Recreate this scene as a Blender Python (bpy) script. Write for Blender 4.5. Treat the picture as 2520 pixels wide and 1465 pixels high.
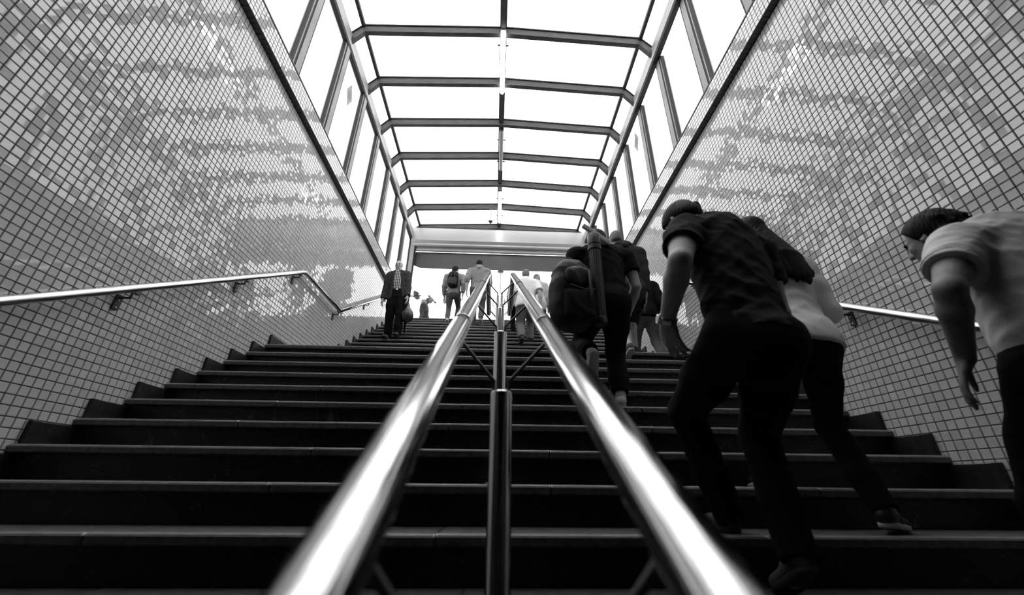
import bpy, math, random
import numpy as np
from mathutils import Matrix, Vector
for o in list(bpy.data.objects): bpy.data.objects.remove(o)
S = bpy.context.scene
COL = S.collection
# ---------------------------------------------------------------- camera
CAM = np.array([[0.9990690636, -0.0422921397, 0.0085077073],
                [-0.0256773150, -0.4245099243, 0.9050591139],
                [0.0346652803, 0.9044350165, 0.4252006812]])   # right, up, forward
FPX = 993.54
cd = bpy.data.cameras.new('camera'); cam = bpy.data.objects.new('camera', cd); COL.objects.link(cam)
cd.sensor_fit = 'HORIZONTAL'; cd.sensor_width = 36.0; cd.lens = FPX / 2520 * 36.0
m = Matrix.Identity(4)
for i in range(3):
    m[i][0] = CAM[0][i]; m[i][1] = CAM[1][i]; m[i][2] = -CAM[2][i]
cam.matrix_world = m
cd.clip_start = 0.02; cd.clip_end = 500
cd.dof.use_dof = True; cd.dof.focus_distance = 6.0; cd.dof.aperture_fstop = 1.5
S.camera = cam
# ---------------------------------------------------------------- world: flat white overcast sky
w = bpy.data.worlds.new('overcast'); S.world = w; w.use_nodes = True
bg = w.node_tree.nodes['Background']; bg.inputs[0].default_value = (1, 1, 1, 1); bg.inputs[1].default_value = 3.3
S.view_settings.view_transform = 'Standard'; S.view_settings.look = 'None'
S.view_settings.exposure = 0.0; S.view_settings.gamma = 1.0; S.view_settings.use_curve_mapping = False
try:
    S.cycles.max_bounces = 5; S.cycles.diffuse_bounces = 3; S.cycles.glossy_bounces = 3; S.cycles.transmission_bounces = 3; S.cycles.transparent_max_bounces = 8; S.cycles.adaptive_threshold = 0.03; S.cycles.caustics_reflective = False; S.cycles.caustics_refractive = False
except Exception: pass
rng = np.random.default_rng(7); random.seed(7)

# ---------------------------------------------------------------- materials
def mat(name, g, rough=0.6, metal=0.0, var=0.0, vscale=8.0, bump=0.0, bscale=60.0, spec=0.5, rand=0.0, stretch=(1, 1, 1), coat=0.0):
    M = bpy.data.materials.new(name); M.use_nodes = True; nt = M.node_tree; N = nt.nodes; L = nt.links
    b = N['Principled BSDF']
    b.inputs['Roughness'].default_value = rough; b.inputs['Metallic'].default_value = metal
    b.inputs['Specular IOR Level'].default_value = spec; b.inputs['Coat Weight'].default_value = coat
    b.inputs['Base Color'].default_value = (g, g, g, 1)
    tc = N.new('ShaderNodeTexCoord'); mp = N.new('ShaderNodeMapping'); L.new(tc.outputs['Object'], mp.inputs[0]); mp.inputs['Scale'].default_value = stretch
    if var > 0 or rand > 0:
        nz = N.new('ShaderNodeTexNoise'); nz.inputs['Scale'].default_value = vscale; nz.inputs['Detail'].default_value = 2; L.new(mp.outputs[0], nz.inputs['Vector'])
        mr = N.new('ShaderNodeMapRange'); L.new(nz.outputs[0], mr.inputs[0]); mr.inputs[1].default_value = 0.25; mr.inputs[2].default_value = 0.75
        mr.inputs[3].default_value = g * (1 - var); mr.inputs[4].default_value = g * (1 + var)
        out = mr.outputs[0]
        if rand > 0:
            gi = N.new('ShaderNodeNewGeometry'); oi = N.new('ShaderNodeObjectInfo')
            ad = N.new('ShaderNodeMath'); ad.operation = 'ADD'; L.new(gi.outputs['Random Per Island'], ad.inputs[0]); L.new(oi.outputs['Random'], ad.inputs[1])
            fr = N.new('ShaderNodeMath'); fr.operation = 'FRACT'; L.new(ad.outputs[0], fr.inputs[0])
            m2 = N.new('ShaderNodeMapRange'); L.new(fr.outputs[0], m2.inputs[0]); m2.inputs[3].default_value = 1 - rand; m2.inputs[4].default_value = 1 + rand
            mu = N.new('ShaderNodeMath'); mu.operation = 'MULTIPLY'; L.new(out, mu.inputs[0]); L.new(m2.outputs[0], mu.inputs[1]); out = mu.outputs[0]
        cb = N.new('ShaderNodeCombineColor')
        for k in range(3): L.new(out, cb.inputs[k])
        L.new(cb.outputs[0], b.inputs['Base Color'])
    if bump > 0:
        n2 = N.new('ShaderNodeTexNoise'); n2.inputs['Scale'].default_value = bscale; n2.inputs['Detail'].default_value = 1; L.new(mp.outputs[0], n2.inputs['Vector'])
        bp = N.new('ShaderNodeBump'); bp.inputs['Strength'].default_value = bump; bp.inputs['Distance'].default_value = 0.01
        L.new(n2.outputs[0], bp.inputs['Height']); L.new(bp.outputs[0], b.inputs['Normal'])
    return M

def glass_mat(name, transp, g=0.9):
    M = bpy.data.materials.new(name); M.use_nodes = True; nt = M.node_tree; N = nt.nodes; L = nt.links
    N.remove(N['Principled BSDF'])
    t = N.new('ShaderNodeBsdfTransparent'); t.inputs[0].default_value = (1, 1, 1, 1)
    tl = N.new('ShaderNodeBsdfTranslucent')
    tl.inputs[0].default_value = (g, g, g, 1)
    mx = N.new('ShaderNodeMixShader'); mx.inputs[0].default_value = 1 - transp
    L.new(t.outputs[0], mx.inputs[1]); L.new(tl.outputs[0], mx.inputs[2]); L.new(mx.outputs[0], N['Material Output'].inputs[0])
    return M

def stone_mat(name, g, vein, rough):
    M = mat(name, g, rough, var=0.45, vscale=30, bump=0.25, bscale=160, spec=0.4)
    nt = M.node_tree; N = nt.nodes; L = nt.links; b = N['Principled BSDF']
    src = b.inputs['Base Color'].links[0].from_socket
    tc = N.new('ShaderNodeTexCoord'); wv = N.new('ShaderNodeTexNoise'); wv.inputs['Scale'].default_value = 2.2; wv.inputs['Detail'].default_value = 3; wv.inputs['Distortion'].default_value = 1.2
    oi = N.new('ShaderNodeObjectInfo'); va = N.new('ShaderNodeVectorMath'); va.operation = 'ADD'; L.new(tc.outputs['Object'], va.inputs[0])
    cv = N.new('ShaderNodeCombineXYZ'); ml = N.new('ShaderNodeMath'); ml.operation = 'MULTIPLY'; ml.inputs[1].default_value = 40; L.new(oi.outputs['Random'], ml.inputs[0])
    L.new(ml.outputs[0], cv.inputs[0]); L.new(cv.outputs[0], va.inputs[1]); L.new(va.outputs[0], wv.inputs['Vector'])
    s = N.new('ShaderNodeMath'); s.operation = 'SUBTRACT'; s.inputs[1].default_value = 0.5; L.new(wv.outputs[0], s.inputs[0])
    a = N.new('ShaderNodeMath'); a.operation = 'ABSOLUTE'; L.new(s.outputs[0], a.inputs[0])
    mr = N.new('ShaderNodeMapRange'); L.new(a.outputs[0], mr.inputs[0]); mr.inputs[1].default_value = 0.0; mr.inputs[2].default_value = 0.004; mr.inputs[3].default_value = vein; mr.inputs[4].default_value = 0
    mx = N.new('ShaderNodeMix'); mx.data_type = 'RGBA'; L.new(mr.outputs[0], mx.inputs['Factor']); L.new(src, mx.inputs['A']); mx.inputs['B'].default_value = (.22, .22, .22, 1)
    L.new(mx.outputs['Result'], b.inputs['Base Color'])
    return M

M = {}
M['tile'] = mat('glazed_tile', 0.54, 0.025, var=0.06, vscale=14, rand=0.06, spec=1.0)
M['grout'] = mat('dark_grout', 0.02, 0.9, var=0.4, vscale=20)
M['conc'] = mat('concrete', 0.10, 0.9, var=0.3, vscale=3, bump=0.2)
M['tread'] = stone_mat('granite_tread', 0.072, 0.0, 0.42); M['edge_glint'] = mat('painted_edge_highlight', 0.75, 0.3, var=0.25, vscale=9, spec=.6)  # the pale edge colour paints in the sky highlight along the nosings
M['riser'] = stone_mat('black_marble_riser', 0.005, 0.3, 0.4)
M['skirt'] = stone_mat('black_marble_skirting', 0.014, 0.15, 0.35)
M['floor'] = mat('granite_floor', 0.05, 0.5, var=0.4, vscale=30)
M['street'] = mat('street_paving', 0.30, 0.9, var=0.25, vscale=2)
M['frame'] = mat('grey_painted_metal', 0.24, 0.45, 0.0, var=0.12, vscale=4, bump=0.05)
M['rib'] = mat('stained_roof_steel', 0.045, 0.6, 0.0, var=0.55, vscale=5, stretch=(1, 1, 6))
M['beam'] = mat('light_aluminium_beam', 0.40, 0.40, 0.2, var=0.08, vscale=3)
M['gasket'] = mat('black_rubber', 0.012, 0.7)
M['sill'] = mat('dark_sill_metal', 0.03, 0.6)
M['pane'] = glass_mat('frosted_side_glass', 0.62)
M['roofglass'] = glass_mat('milky_roof_glass', 0.74)
M['chrome'] = mat('brushed_stainless', 0.62, 0.11, 1.0)
M['steel'] = mat('polished_stainless_post', 0.62, 0.14, 1.0)
M['dark_steel'] = mat('dark_steel_rod', 0.10, 0.35, 0.9)
M['bracket'] = mat('black_bracket', 0.02, 0.5)
M['box'] = mat('roller_shutter_casing', 0.42, 0.35, 0.3, var=0.05, vscale=2)
M['fascia'] = mat('dark_fascia_panel', 0.05, 0.35, var=0.15, vscale=2)
M['lamp_house'] = mat('lamp_housing', 0.30, 0.5)
M['black'] = mat('black_plastic', 0.012, 0.5)
M['white'] = mat('white_plastic', 0.75, 0.5)
def emis(name, s):
    Q = bpy.data.materials.new(name); Q.use_nodes = True; N = Q.node_tree.nodes; N.remove(N['Principled BSDF'])
    e = N.new('ShaderNodeEmission'); e.inputs[1].default_value = s; Q.node_tree.links.new(e.outputs[0], N['Material Output'].inputs[0]); return Q
M['tube_on'] = emis('lit_tube', 14.0); M['tube_on'].cycles.emission_sampling = 'NONE'
M['tube_off'] = mat('unlit_tube_cover', 0.42, 0.3)
M['sticker'] = mat('sticker_paper', 0.38, 0.8, var=.1)
M['emblem'] = mat('sticker_print', 0.27, 0.8)
M['skin'] = mat('skin', 0.40, 0.5, var=0.12, vscale=30, bump=0.08, bscale=150, spec=0.3)
M['skin_pale'] = mat('pale_skin', 0.45, 0.5, var=0.08, vscale=30, spec=0.3)
M['skin_dark'] = mat('tanned_skin', 0.24, 0.5, var=0.2, vscale=25, bump=0.15, bscale=120, spec=0.3)
def cloth(name, g, var=.12): return mat(name, g, 0.92, var=var, vscale=25, bump=0.25, bscale=300, spec=0.12)
M['tee_dark'] = cloth('dark_tee_cloth', 0.036); M['cloth_black'] = cloth('black_cloth', 0.008); M['jeans_black'] = cloth('black_denim', 0.006)
M['cloth_white'] = cloth('white_cloth', 0.82, .04); M['cloth_cream'] = cloth('cream_cloth', 0.50, .06); M['tee_light'] = cloth('pale_tee_cloth', 0.66, .05)
M['cloth_grey'] = cloth('grey_cloth', 0.30); M['jeans_grey'] = cloth('grey_denim', 0.10, .3); M['cloth_char'] = cloth('charcoal_cloth', 0.035)
M['khaki'] = cloth('khaki_cloth', 0.16); M['hoodie'] = cloth('light_hoodie_cloth', 0.22); M['blazer'] = cloth('dark_tweed', 0.045, .5)
M['hair_dark'] = mat('dark_hair', 0.008, 0.55, spec=.12, bump=0.8, bscale=90, stretch=(1, 1, .12)); M['hair_grey'] = mat('grey_hair', 0.14, 0.6, bump=0.5, bscale=120)
M['hair_white'] = mat('white_hair', 0.6, 0.6, bump=0.5, bscale=120)
M['shoe_dark'] = mat('dark_leather', 0.012, 0.4); M['shoe_white'] = mat('white_canvas', 0.6, 0.7); M['sole_white'] = mat('white_rubber', 0.45, 0.6); M['sole_dark'] = mat('dark_rubber', 0.02, 0.7)
M['shoe_grey'] = mat('grey_suede', 0.06, 0.9)
M['watch'] = mat('watch_steel', 0.55, 0.2, 1.0)
M['bag_black'] = mat('black_nylon', 0.010, 0.6, bump=0.3, bscale=30); M['bag_grey'] = cloth('grey_nylon', 0.022); M['strap'] = mat('webbing_strap', 0.06, 0.7)
M['tube_plastic'] = mat('dark_ribbed_plastic', 0.022, 0.34)
M['plastic_bag'] = mat('shiny_black_plastic_bag', 0.02, 0.22, bump=0.8, bscale=14, spec=0.6)
M['pigeon_grey'] = mat('grey_feathers', 0.10, 0.8, var=.4, vscale=20); M['pigeon_pale'] = mat('pale_feathers', 0.22, 0.8, var=.15, vscale=12)
def stripes(name, a, b, sc):
    Q = mat(name, a, .9); N = Q.node_tree.nodes; L = Q.node_tree.links; tc = N.new('ShaderNodeTexCoord')
    w1 = N.new('ShaderNodeTexWave'); w1.bands_direction = 'X'; w1.inputs['Scale'].default_value = sc; L.new(tc.outputs['Object'], w1.inputs[0])
    w2 = N.new('ShaderNodeTexWave'); w2.bands_direction = 'Z'; w2.inputs['Scale'].default_value = sc * .55; L.new(tc.outputs['Object'], w2.inputs[0])
    r1 = N.new('ShaderNodeMapRange'); L.new(w1.outputs[1], r1.inputs[0]); r1.inputs[1].default_value = .4; r1.inputs[2].default_value = .6; r1.inputs[3].default_value = a; r1.inputs[4].default_value = b
    r2 = N.new('ShaderNodeMapRange'); L.new(w2.outputs[1], r2.inputs[0]); r2.inputs[1].default_value = .8; r2.inputs[2].default_value = .95; r2.inputs[3].default_value = 1; r2.inputs[4].default_value = .35
    mu = N.new('ShaderNodeMath'); mu.operation = 'MULTIPLY'; L.new(r1.outputs[0], mu.inputs[0]); L.new(r2.outputs[0], mu.inputs[1])
    cb = N.new('ShaderNodeCombineColor')
    for k in range(3): L.new(mu.outputs[0], cb.inputs[k])
    L.new(cb.outputs[0], N['Principled BSDF'].inputs['Base Color']); return Q
M['plaid'] = stripes('plaid_shirt', .55, .10, 9.0); M['scarf'] = mat('patterned_scarf', 0.20, .9, var=.95, vscale=16)

# ---------------------------------------------------------------- mesh helpers
def link(name, me, material=None, parent=None, loc=None):
    o = bpy.data.objects.new(name, me); COL.objects.link(o)
    if material is not None and me is not None and len(me.materials) == 0: me.materials.append(material)
    if parent is not None: o.parent = parent
    if loc is not None: o.location = loc
    return o
def empty(name, loc=(0, 0, 0), rz=0):
    o = bpy.data.objects.new(name, None); COL.objects.link(o); o.location = loc; o.rotation_euler = (0, 0, rz); o.empty_display_size = .1; return o
def tag(o, label, cat, group=None):
    o['label'] = label; o['category'] = cat
    if group: o['group'] = group
    return o
def struct(o, label=None):
    o['kind'] = 'structure'
    if label: o['label'] = label
    return o
def mesh(name, v, f, smooth=False):
    me = bpy.data.meshes.new(name); me.from_pydata([tuple(map(float, p)) for p in v], [], [tuple(map(int, q)) for q in f]); me.update()
    if smooth: me.polygons.foreach_set('use_smooth', [True] * len(me.polygons))
    return me
class MB:
    def __init__(s): s.v = []; s.f = []
    def add(s, v, f):
        n = len(s.v); s.v += [tuple(p) for p in v]; s.f += [tuple(i + n for i in q) for q in f]; return s
    def box(s, lo, hi):
        x0, y0, z0 = lo; x1, y1, z1 = hi
        return s.add([(x0, y0, z0), (x1, y0, z0), (x1, y1, z0), (x0, y1, z0), (x0, y0, z1), (x1, y0, z1), (x1, y1, z1), (x0, y1, z1)],
                     [(0, 3, 2, 1), (4, 5, 6, 7), (0, 1, 5, 4), (1, 2, 6, 5), (2, 3, 7, 6), (3, 0, 4, 7)])
    def bbox(s, lo, hi, b):   # box with chamfered edges
        c = [(lo[i] + hi[i]) / 2 for i in range(3)]; h = [(hi[i] - lo[i]) / 2 for i in range(3)]; V = []
        idx = {}
        for sx in (-1, 1):
            for sy in (-1, 1):
                for sz in (-1, 1):
                    sg = (sx, sy, sz)
                    for a in range(3):
                        p = [c[i] + sg[i] * (h[i] - (0 if i == a else b)) for i in range(3)]; idx[(sg, a)] = len(V); V.append(p)
        F = []
        for a in range(3):
            o1, o2 = [(1, 2), (2, 0), (0, 1)][a]
            for sa in (-1, 1):
                q = []
                for (p1, p2) in ((-1, -1), (1, -1), (1, 1), (-1, 1)):
                    sg = [0, 0, 0]; sg[a] = sa; sg[o1] = p1; sg[o2] = p2; q.append(idx[(tuple(sg), a)])
                F.append(q if sa > 0 else q[::-1])
            for p1 in (-1, 1):
                for p2 in (-1, 1):
                    sg0 = [0, 0, 0]; sg1 = [0, 0, 0]; sg0[a] = -1; sg1[a] = 1
                    for sg in (sg0, sg1): sg[o1] = p1; sg[o2] = p2
                    q = [idx[(tuple(sg0), o1)], idx[(tuple(sg1), o1)], idx[(tuple(sg1), o2)], idx[(tuple(sg0), o2)]]
                    F.append(q if p1 * p2 < 0 else q[::-1])
        for sx in (-1, 1):
            for sy in (-1, 1):
                for sz in (-1, 1):
                    q = [idx[((sx, sy, sz), a)] for a in range(3)]; F.append(q if sx * sy * sz > 0 else q[::-1])
        return s.add(V, F)
    def prism(s, poly, axis, a, b):   # poly 2-D in the two other axes
        n = len(poly); V = []
        for t in (a, b):
            for p in poly:
                q = list(p); q.insert(axis, t); V.append(q)
        return s.add(V, [tuple(range(n))[::-1], tuple(range(n, 2 * n))] + [(i, (i + 1) % n, n + (i + 1) % n, n + i) for i in range(n)])
    def tube(s, pts, r, n=16, cap=True):
        P = [np.array(p, float) for p in pts]; R = r if isinstance(r, (list, tuple)) else [r] * len(P); V = []; up = None
        for i, p in enumerate(P):
            d0 = P[i] - P[i - 1] if i > 0 else P[1] - P[0]; d1 = P[i + 1] - P[i] if i < len(P) - 1 else d0
            d0 = d0 / (np.linalg.norm(d0) + 1e-12); d1 = d1 / (np.linalg.norm(d1) + 1e-12); t = d0 + d1; t /= np.linalg.norm(t)
            if up is None:
                up = np.array([0, 0, 1.]) if abs(t[2]) < .9 else np.array([1., 0, 0])
            a = np.cross(up, t); a /= np.linalg.norm(a); b = np.cross(t, a); up = b
            sc = 1 / max(.35, np.sqrt(max(0, (1 + d0 @ d1) / 2)))
            pl = d1 - d0; pl = pl / np.linalg.norm(pl) if np.linalg.norm(pl) > 1e-6 else None
            for k in range(n):
                q = (a * math.cos(2 * math.pi * k / n) + b * math.sin(2 * math.pi * k / n)) * R[i]
                if pl is not None: q = q + pl * (q @ pl) * (sc - 1)
                V.append(p + q)
        F = []
        for i in range(len(P) - 1):
            for k in range(n): F.append((i * n + k, i * n + (k + 1) % n, (i + 1) * n + (k + 1) % n, (i + 1) * n + k))
        if cap: F += [tuple(range(n))[::-1], tuple(range((len(P) - 1) * n, len(P) * n))]
        return s.add(V, F)
    def lathe(s, prof, c, n=24, axis=(0, 0, 1)):
        ax = np.array(axis, float); ax /= np.linalg.norm(ax); a = np.cross(ax, [1, 0, 0] if abs(ax[0]) < .9 else [0, 1, 0]); a /= np.linalg.norm(a); b = np.cross(ax, a); c = np.array(c, float)
        V = []
        for r, h in prof:
            for k in range(n): V.append(c + ax * h + (a * math.cos(2 * math.pi * k / n) + b * math.sin(2 * math.pi * k / n)) * max(r, 1e-5))
        F = []
        for i in range(len(prof) - 1):
            for k in range(n): F.append((i * n + k, i * n + (k + 1) % n, (i + 1) * n + (k + 1) % n, (i + 1) * n + k))
        F += [tuple(range(n))[::-1], tuple(range((len(prof) - 1) * n, len(prof) * n))]
        return s.add(V, F)
    def build(s, name, material, parent=None, loc=None, smooth=False, angle=None):
        me = mesh(name, s.v, s.f, smooth)
        if angle is not None:
            me.polygons.foreach_set('use_smooth', [True] * len(me.polygons))
            me.set_sharp_from_angle(angle=math.radians(angle))
        return link(name, me, material, parent, loc)

# ---------------------------------------------------------------- layout numbers (metres; eye at the origin)
RISE, RUN, D0, H0 = 0.1829, 0.30, 1.8685, -0.1731
XL, XR = -2.68, 2.72
WT, GZ = 4.70, 4.40            # tile wall top, underside of the projecting band
LAND_Z = H0 + 9 * RISE; D9 = D0 + 9 * RUN
F2Y, RUN2, NF2 = 5.93, 0.312, 14
TOP_Z = LAND_Z + NF2 * RISE; TOP_Y = F2Y + (NF2 - 1) * RUN2
K0 = -7
STEPS = [(D0 + k * RUN, H0 + k * RISE, RUN) for k in range(K0, 9)] + [(D9, LAND_Z, F2Y - D9)] + \
        [(F2Y + (n - 1) * RUN2, LAND_Z + n * RISE, RUN2) for n in range(1, NF2 + 1)]
STEPS[-1] = (STEPS[-1][0], STEPS[-1][1], .75)
FLOOR_Z = STEPS[0][1] - RISE
def ground(y):
    z = FLOOR_Z
    for a, h, r in STEPS:
        if y >= a: z = h
    return z

# ---------------------------------------------------------------- floor, stairs
fl = struct(MB().box((XL - .3, -9, FLOOR_Z - .2), (XR + .3, STEPS[0][0] + .05, FLOOR_Z)).build('floor', M['floor']))
st = struct(empty('floor_stairs', (0, STEPS[0][0], FLOOR_Z)), 'dark stone staircase with a landing between two flights')
def cpar(o, p):
    o.parent = p; o.location = Vector(o.location) - p.location; return o
BR = .045
for i, (y, z, run) in enumerate(STEPS):
    n = 4; off = rng.uniform(-.35, .35); xs = [XL + .004] + [XL + (XR - XL) * (j / n) + off for j in range(1, n)] + [XR - .004]
    ov = .03
    for j in range(n):
        a, b = xs[j] + .002, xs[j + 1] - .002
        dz = rng.uniform(-.0012, .0012); dy = rng.uniform(-.002, .002)
        hx, hy, hz = (b - a) / 2, (run + ov - .002) / 2, BR / 2
        t = MB().bbox((-hx, -hy, -hz), (hx, hy, hz), .006).build('tread', M['tread'], None, ((a + b) / 2, y + hy + dy, z - hz + dz)); cpar(t, st)
        e_ = .0105; MB().prism([(-hy - .0006, hz - e_), (-hy + .002, hz - .0035), (-hy + e_, hz + .0006), (-hy + e_, hz - .004), (-hy + .003, hz - e_)][::-1], 0, -hx + .001, hx - .001).build('edge_highlight', M['edge_glint'], t)  # light strip standing in for sky glint on the top front edge
    xr = [XL] + [XL + (XR - XL) * (j / 3) + off * .6 for j in (1, 2)] + [XR]
    for j in range(3):
        a, b = xr[j] + .001, xr[j + 1] - .001
        r = MB().box((-(b - a) / 2, -.015, -(RISE - BR) / 2), ((b - a) / 2, .015, (RISE - BR) / 2)).build('riser', M['riser'], None, ((a + b) / 2, y + ov + .017, z - BR - (RISE - BR) / 2)); cpar(r, st)
# solid core under the steps
core = [(STEPS[0][0] + .05, FLOOR_Z - .2)]
for y, z, run in STEPS: core += [(y + .05, z - RISE), (y + .05, z - BR)]
core += [(STEPS[-1][0] + .8, STEPS[-1][1] - BR), (STEPS[-1][0] + .8, FLOOR_Z - .2)]
o = MB().prism([(a, b) for a, b in core], 0, XL - .05, XR + .05).build('stair_core', M['conc'], None); o.location = -st.location; o.parent = st
SK = []
for i, (y, z, run) in enumerate(STEPS):
    y0 = y + .05; y1 = (STEPS[i + 1][0] + .05) if i + 1 < len(STEPS) else y + .75
    SK.append((y0, y1, z + .1315))
    for sx, X in ((1, XL), (-1, XR)):
        lo = (X - .02, y0, z - .12); hi = (X + sx * .028, y1 + (.02 if i + 1 < len(STEPS) else 0), z + .1315)
        c = [(lo[k] + hi[k]) / 2 for k in range(3)]; h = [abs(hi[k] - lo[k]) / 2 for k in range(3)]
        b = MB().bbox([-q for q in h], h, .003).build('skirting_block', M['skirt'], None, c); cpar(b, st)
        # upright strip of skirting against the riser
        zz0, zz1 = z - .12, z + .1315
        u = MB().bbox((-.014, -.02, -(zz1 - zz0) / 2), (.014, .02, (zz1 - zz0) / 2), .003).build('skirting_upright', M['skirt'], None, (X + sx * .019, y0 + .012, (zz0 + zz1) / 2 + .001)); cpar(u, st)
def sktop(y):
    t = FLOOR_Z + .13
    for a, b, z in SK:
        if y >= a: t = z
    return t

# ---------------------------------------------------------------- tiled walls
PT = 0.0565; JT = 0.0052
def vis_area(p, nrm):
    c = p @ CAM.T; d = np.linalg.norm(p, axis=1)
    u = 1260 + FPX * c[:, 0] / np.maximum(c[:, 2], .01); v = 732.5 - FPX * c[:, 1] / np.maximum(c[:, 2], .01)
    ok = (c[:, 2] > .1) & (u > -10) & (u < 2530) & (v > -10) & (v < 1475)
    cs = np.abs(p @ nrm) / d
    return np.where(ok, cs / (c[:, 2] ** 2) , -1)
def tile_verts(hx, hy, th, b=.0022):   # local: x,y in plane, z outwards
    return np.array([(-hx, -hy, 0), (hx, -hy, 0), (hx, hy, 0), (-hx, hy, 0), (-hx, -hy, th - b), (hx, -hy, th - b), (hx, hy, th - b), (-hx, hy, th - b),
                     (-hx + b, -hy + b, th), (hx - b, -hy + b, th), (hx - b, hy - b, th), (-hx + b, hy - b, th)])
TF = np.array([(0, 1, 5, 4), (1, 2, 6, 5), (2, 3, 7, 6), (3, 0, 4, 7), (4, 5, 9, 8), (5, 6, 10, 9), (6, 7, 11, 10), (7, 4, 8, 11), (8, 9, 10, 11)])
def tile_wall(name, X, sx, y0, y1, label):
    root = struct(empty(name, (X, y0, 0)), label)
    # backing of dark grout, the projecting band on top
    bk = MB().box((min(X, X - sx * .25), -9, FLOOR_Z - .2), (max(X, X - sx * .25), TOP_Y + .8, GZ)).build('wall_backing', M['grout']); bk.location = -root.location; bk.parent = root
    PB = .075
    bd = MB().box((min(X + sx * PB, X - sx * .25), -1.8, GZ), (max(X + sx * PB, X - sx * .25), TOP_Y + .8, WT)).build('band_backing', M['grout']); bd.location = -root.location; bd.parent = root
    ax_x = np.array([0, -sx, 0.]) ; ax_y = np.array([0, 0, 1.]); ax_z = np.array([sx, 0, 0.])   # right handed basis
    C, Rr, Bz = [], [], []
    ny = int((y1 - y0) / PT)
    ph = rng.uniform(0, 6, 8)
    for r in range(0, 140):
        z = GZ - .004 - (r + .5) * PT
        if z < FLOOR_Z: break
        for cidx in range(ny):
            y = y0 + (cidx + .5) * PT
            if z + PT * .5 < sktop(y - PT * .5) - .02 and z + PT * .5 < sktop(y) - .02: continue
            C.append((X, y, z))
    for r in range(5):
        z = WT - .006 - (r + .5) * (WT - GZ - .012) / 5
        for cidx in range(ny): C.append((X + sx * PB, y0 + (cidx + .5) * PT, z))
    nface = len(C)
    # soffit row under the band (faces down)
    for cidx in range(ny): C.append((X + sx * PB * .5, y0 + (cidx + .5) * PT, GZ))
    C = np.array(C)
    nt = len(C)
    # slightly uneven setting of the tiles (panels of tiles lean together, each tile a little on its own)
    gy = np.floor(C[:, 1] / (PT * 6)); gz = np.floor(C[:, 2] / (PT * 6))
    def h(a, b, s): return np.modf(np.abs(np.sin(a * 12.9898 + b * 78.233 + s) * 43758.5453))[0] - .5
    a1 = (h(gy, gz, 1.3) * .010 + h(C[:, 1] / PT, C[:, 2] / PT, 2.1) * .030 + .003 * np.sin(C[:, 1] * 2.1 + ph[0]))
    a2 = (h(gy, gz, 5.3) * .010 + h(C[:, 1] / PT, C[:, 2] / PT, 7.7) * .030 + .003 * np.sin(C[:, 2] * 2.7 + ph[1]))
    base = tile_verts((PT - JT) / 2, (PT - JT) / 2, .006)
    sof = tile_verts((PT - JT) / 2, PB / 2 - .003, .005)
    area = vis_area(C, np.array([1., 0, 0])); area[nface:] = -1
    big = np.argsort(-area)[:300]; isbig = np.zeros(nt, bool); isbig[big] = True
    # individual tiles
    me = mesh('tile', base, TF); me.materials.append(M['tile'])
    for i in big:
        R = Matrix(((ax_x[0], ax_y[0], ax_z[0]), (ax_x[1], ax_y[1], ax_z[1]), (ax_x[2], ax_y[2], ax_z[2]))) @ Matrix.Rotation(a1[i], 3, 'X') @ Matrix.Rotation(a2[i], 3, 'Y')
        o = bpy.data.objects.new('tile', me); COL.objects.link(o); o.parent = root
        o.matrix_local = Matrix.Translation(Vector(C[i]) - root.location) @ R.to_4x4()
    # the rest in one mesh
    rest = np.where(~isbig[:nface])[0]; B3 = np.stack([ax_x, ax_y, ax_z], 1)
    loc = np.repeat(base[None], len(rest), 0).copy()
    loc[:, 4:, 2] += loc[:, 4:, 0] * np.tan(-a2[rest])[:, None] + loc[:, 4:, 1] * np.tan(a1[rest])[:, None]
    V = loc @ B3.T + C[rest][:, None] - np.array(root.location)
    Bs = np.stack([np.array([0, 1., 0]), np.array([1., 0, 0]), np.array([0, 0, -1.])], 1)
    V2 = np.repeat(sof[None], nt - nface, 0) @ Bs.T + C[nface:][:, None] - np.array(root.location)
    M.setdefault('soffit', mat('shade_toned_soffit', .035, .3)); me3 = mesh('soffit_tiles', V2.reshape(-1, 3), (TF[None] + (np.arange(len(V2)) * 12)[:, None, None]).reshape(-1, 4)); o3 = link('soffit_tiles', me3, M['soffit'], root); o3['kind'] = 'stuff'  # shade under the projecting band is put into the soffit tile colour
    F = (TF[None] + (np.arange(len(V)) * 12)[:, None, None]).reshape(-1, 4)
    me2 = mesh('tile_field', V.reshape(-1, 3), F); o = link('tile_field', me2, M['tile'], root); o['kind'] = 'stuff'
    return root
tile_wall('wall_left', XL, 1, .75, TOP_Y + .7, 'wall of small square glazed tiles on the left of the stairs')
tile_wall('wall_right', XR, -1, .55, TOP_Y + .7, 'wall of small square glazed tiles on the right of the stairs')
for k, (X, sx) in enumerate(((XL, 1), (XR, -1))):
    a, b = X + sx * .085, X - sx * .12
    struct(MB().box((min(a, b), -1.6, WT), (max(a, b), TOP_Y + .8, WT + .022)).build('trim_%d' % (k + 1), M['sill']), 'dark metal sill along the wall top')

# ---------------------------------------------------------------- closed passage behind the camera
RY0, SPC = 4.562, 1.0021
RIBY = [RY0 + i * SPC for i in range(-5, 7)]  # hindmost bays, out of view, are added to let in more light
struct(MB().box((XL - .25, -9, GZ + .05), (XR + .25, RIBY[0] - .06, GZ + .35)).build('ceiling_passage', M['conc']), 'concrete ceiling over the lower passage')
struct(MB().box((XL - .25, -9.3, FLOOR_Z - .2), (XR + .25, -9, GZ + .35)).build('wall_back', M['conc']), 'dark end wall of the lower passage')
struct(MB().box((XL - .25, RIBY[0] - .16, GZ + .35), (XR + .25, RIBY[0] - .06, 7.45)).build('wall_gable', M['conc']), 'closed gable at the lower end of the glass roof')

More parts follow.
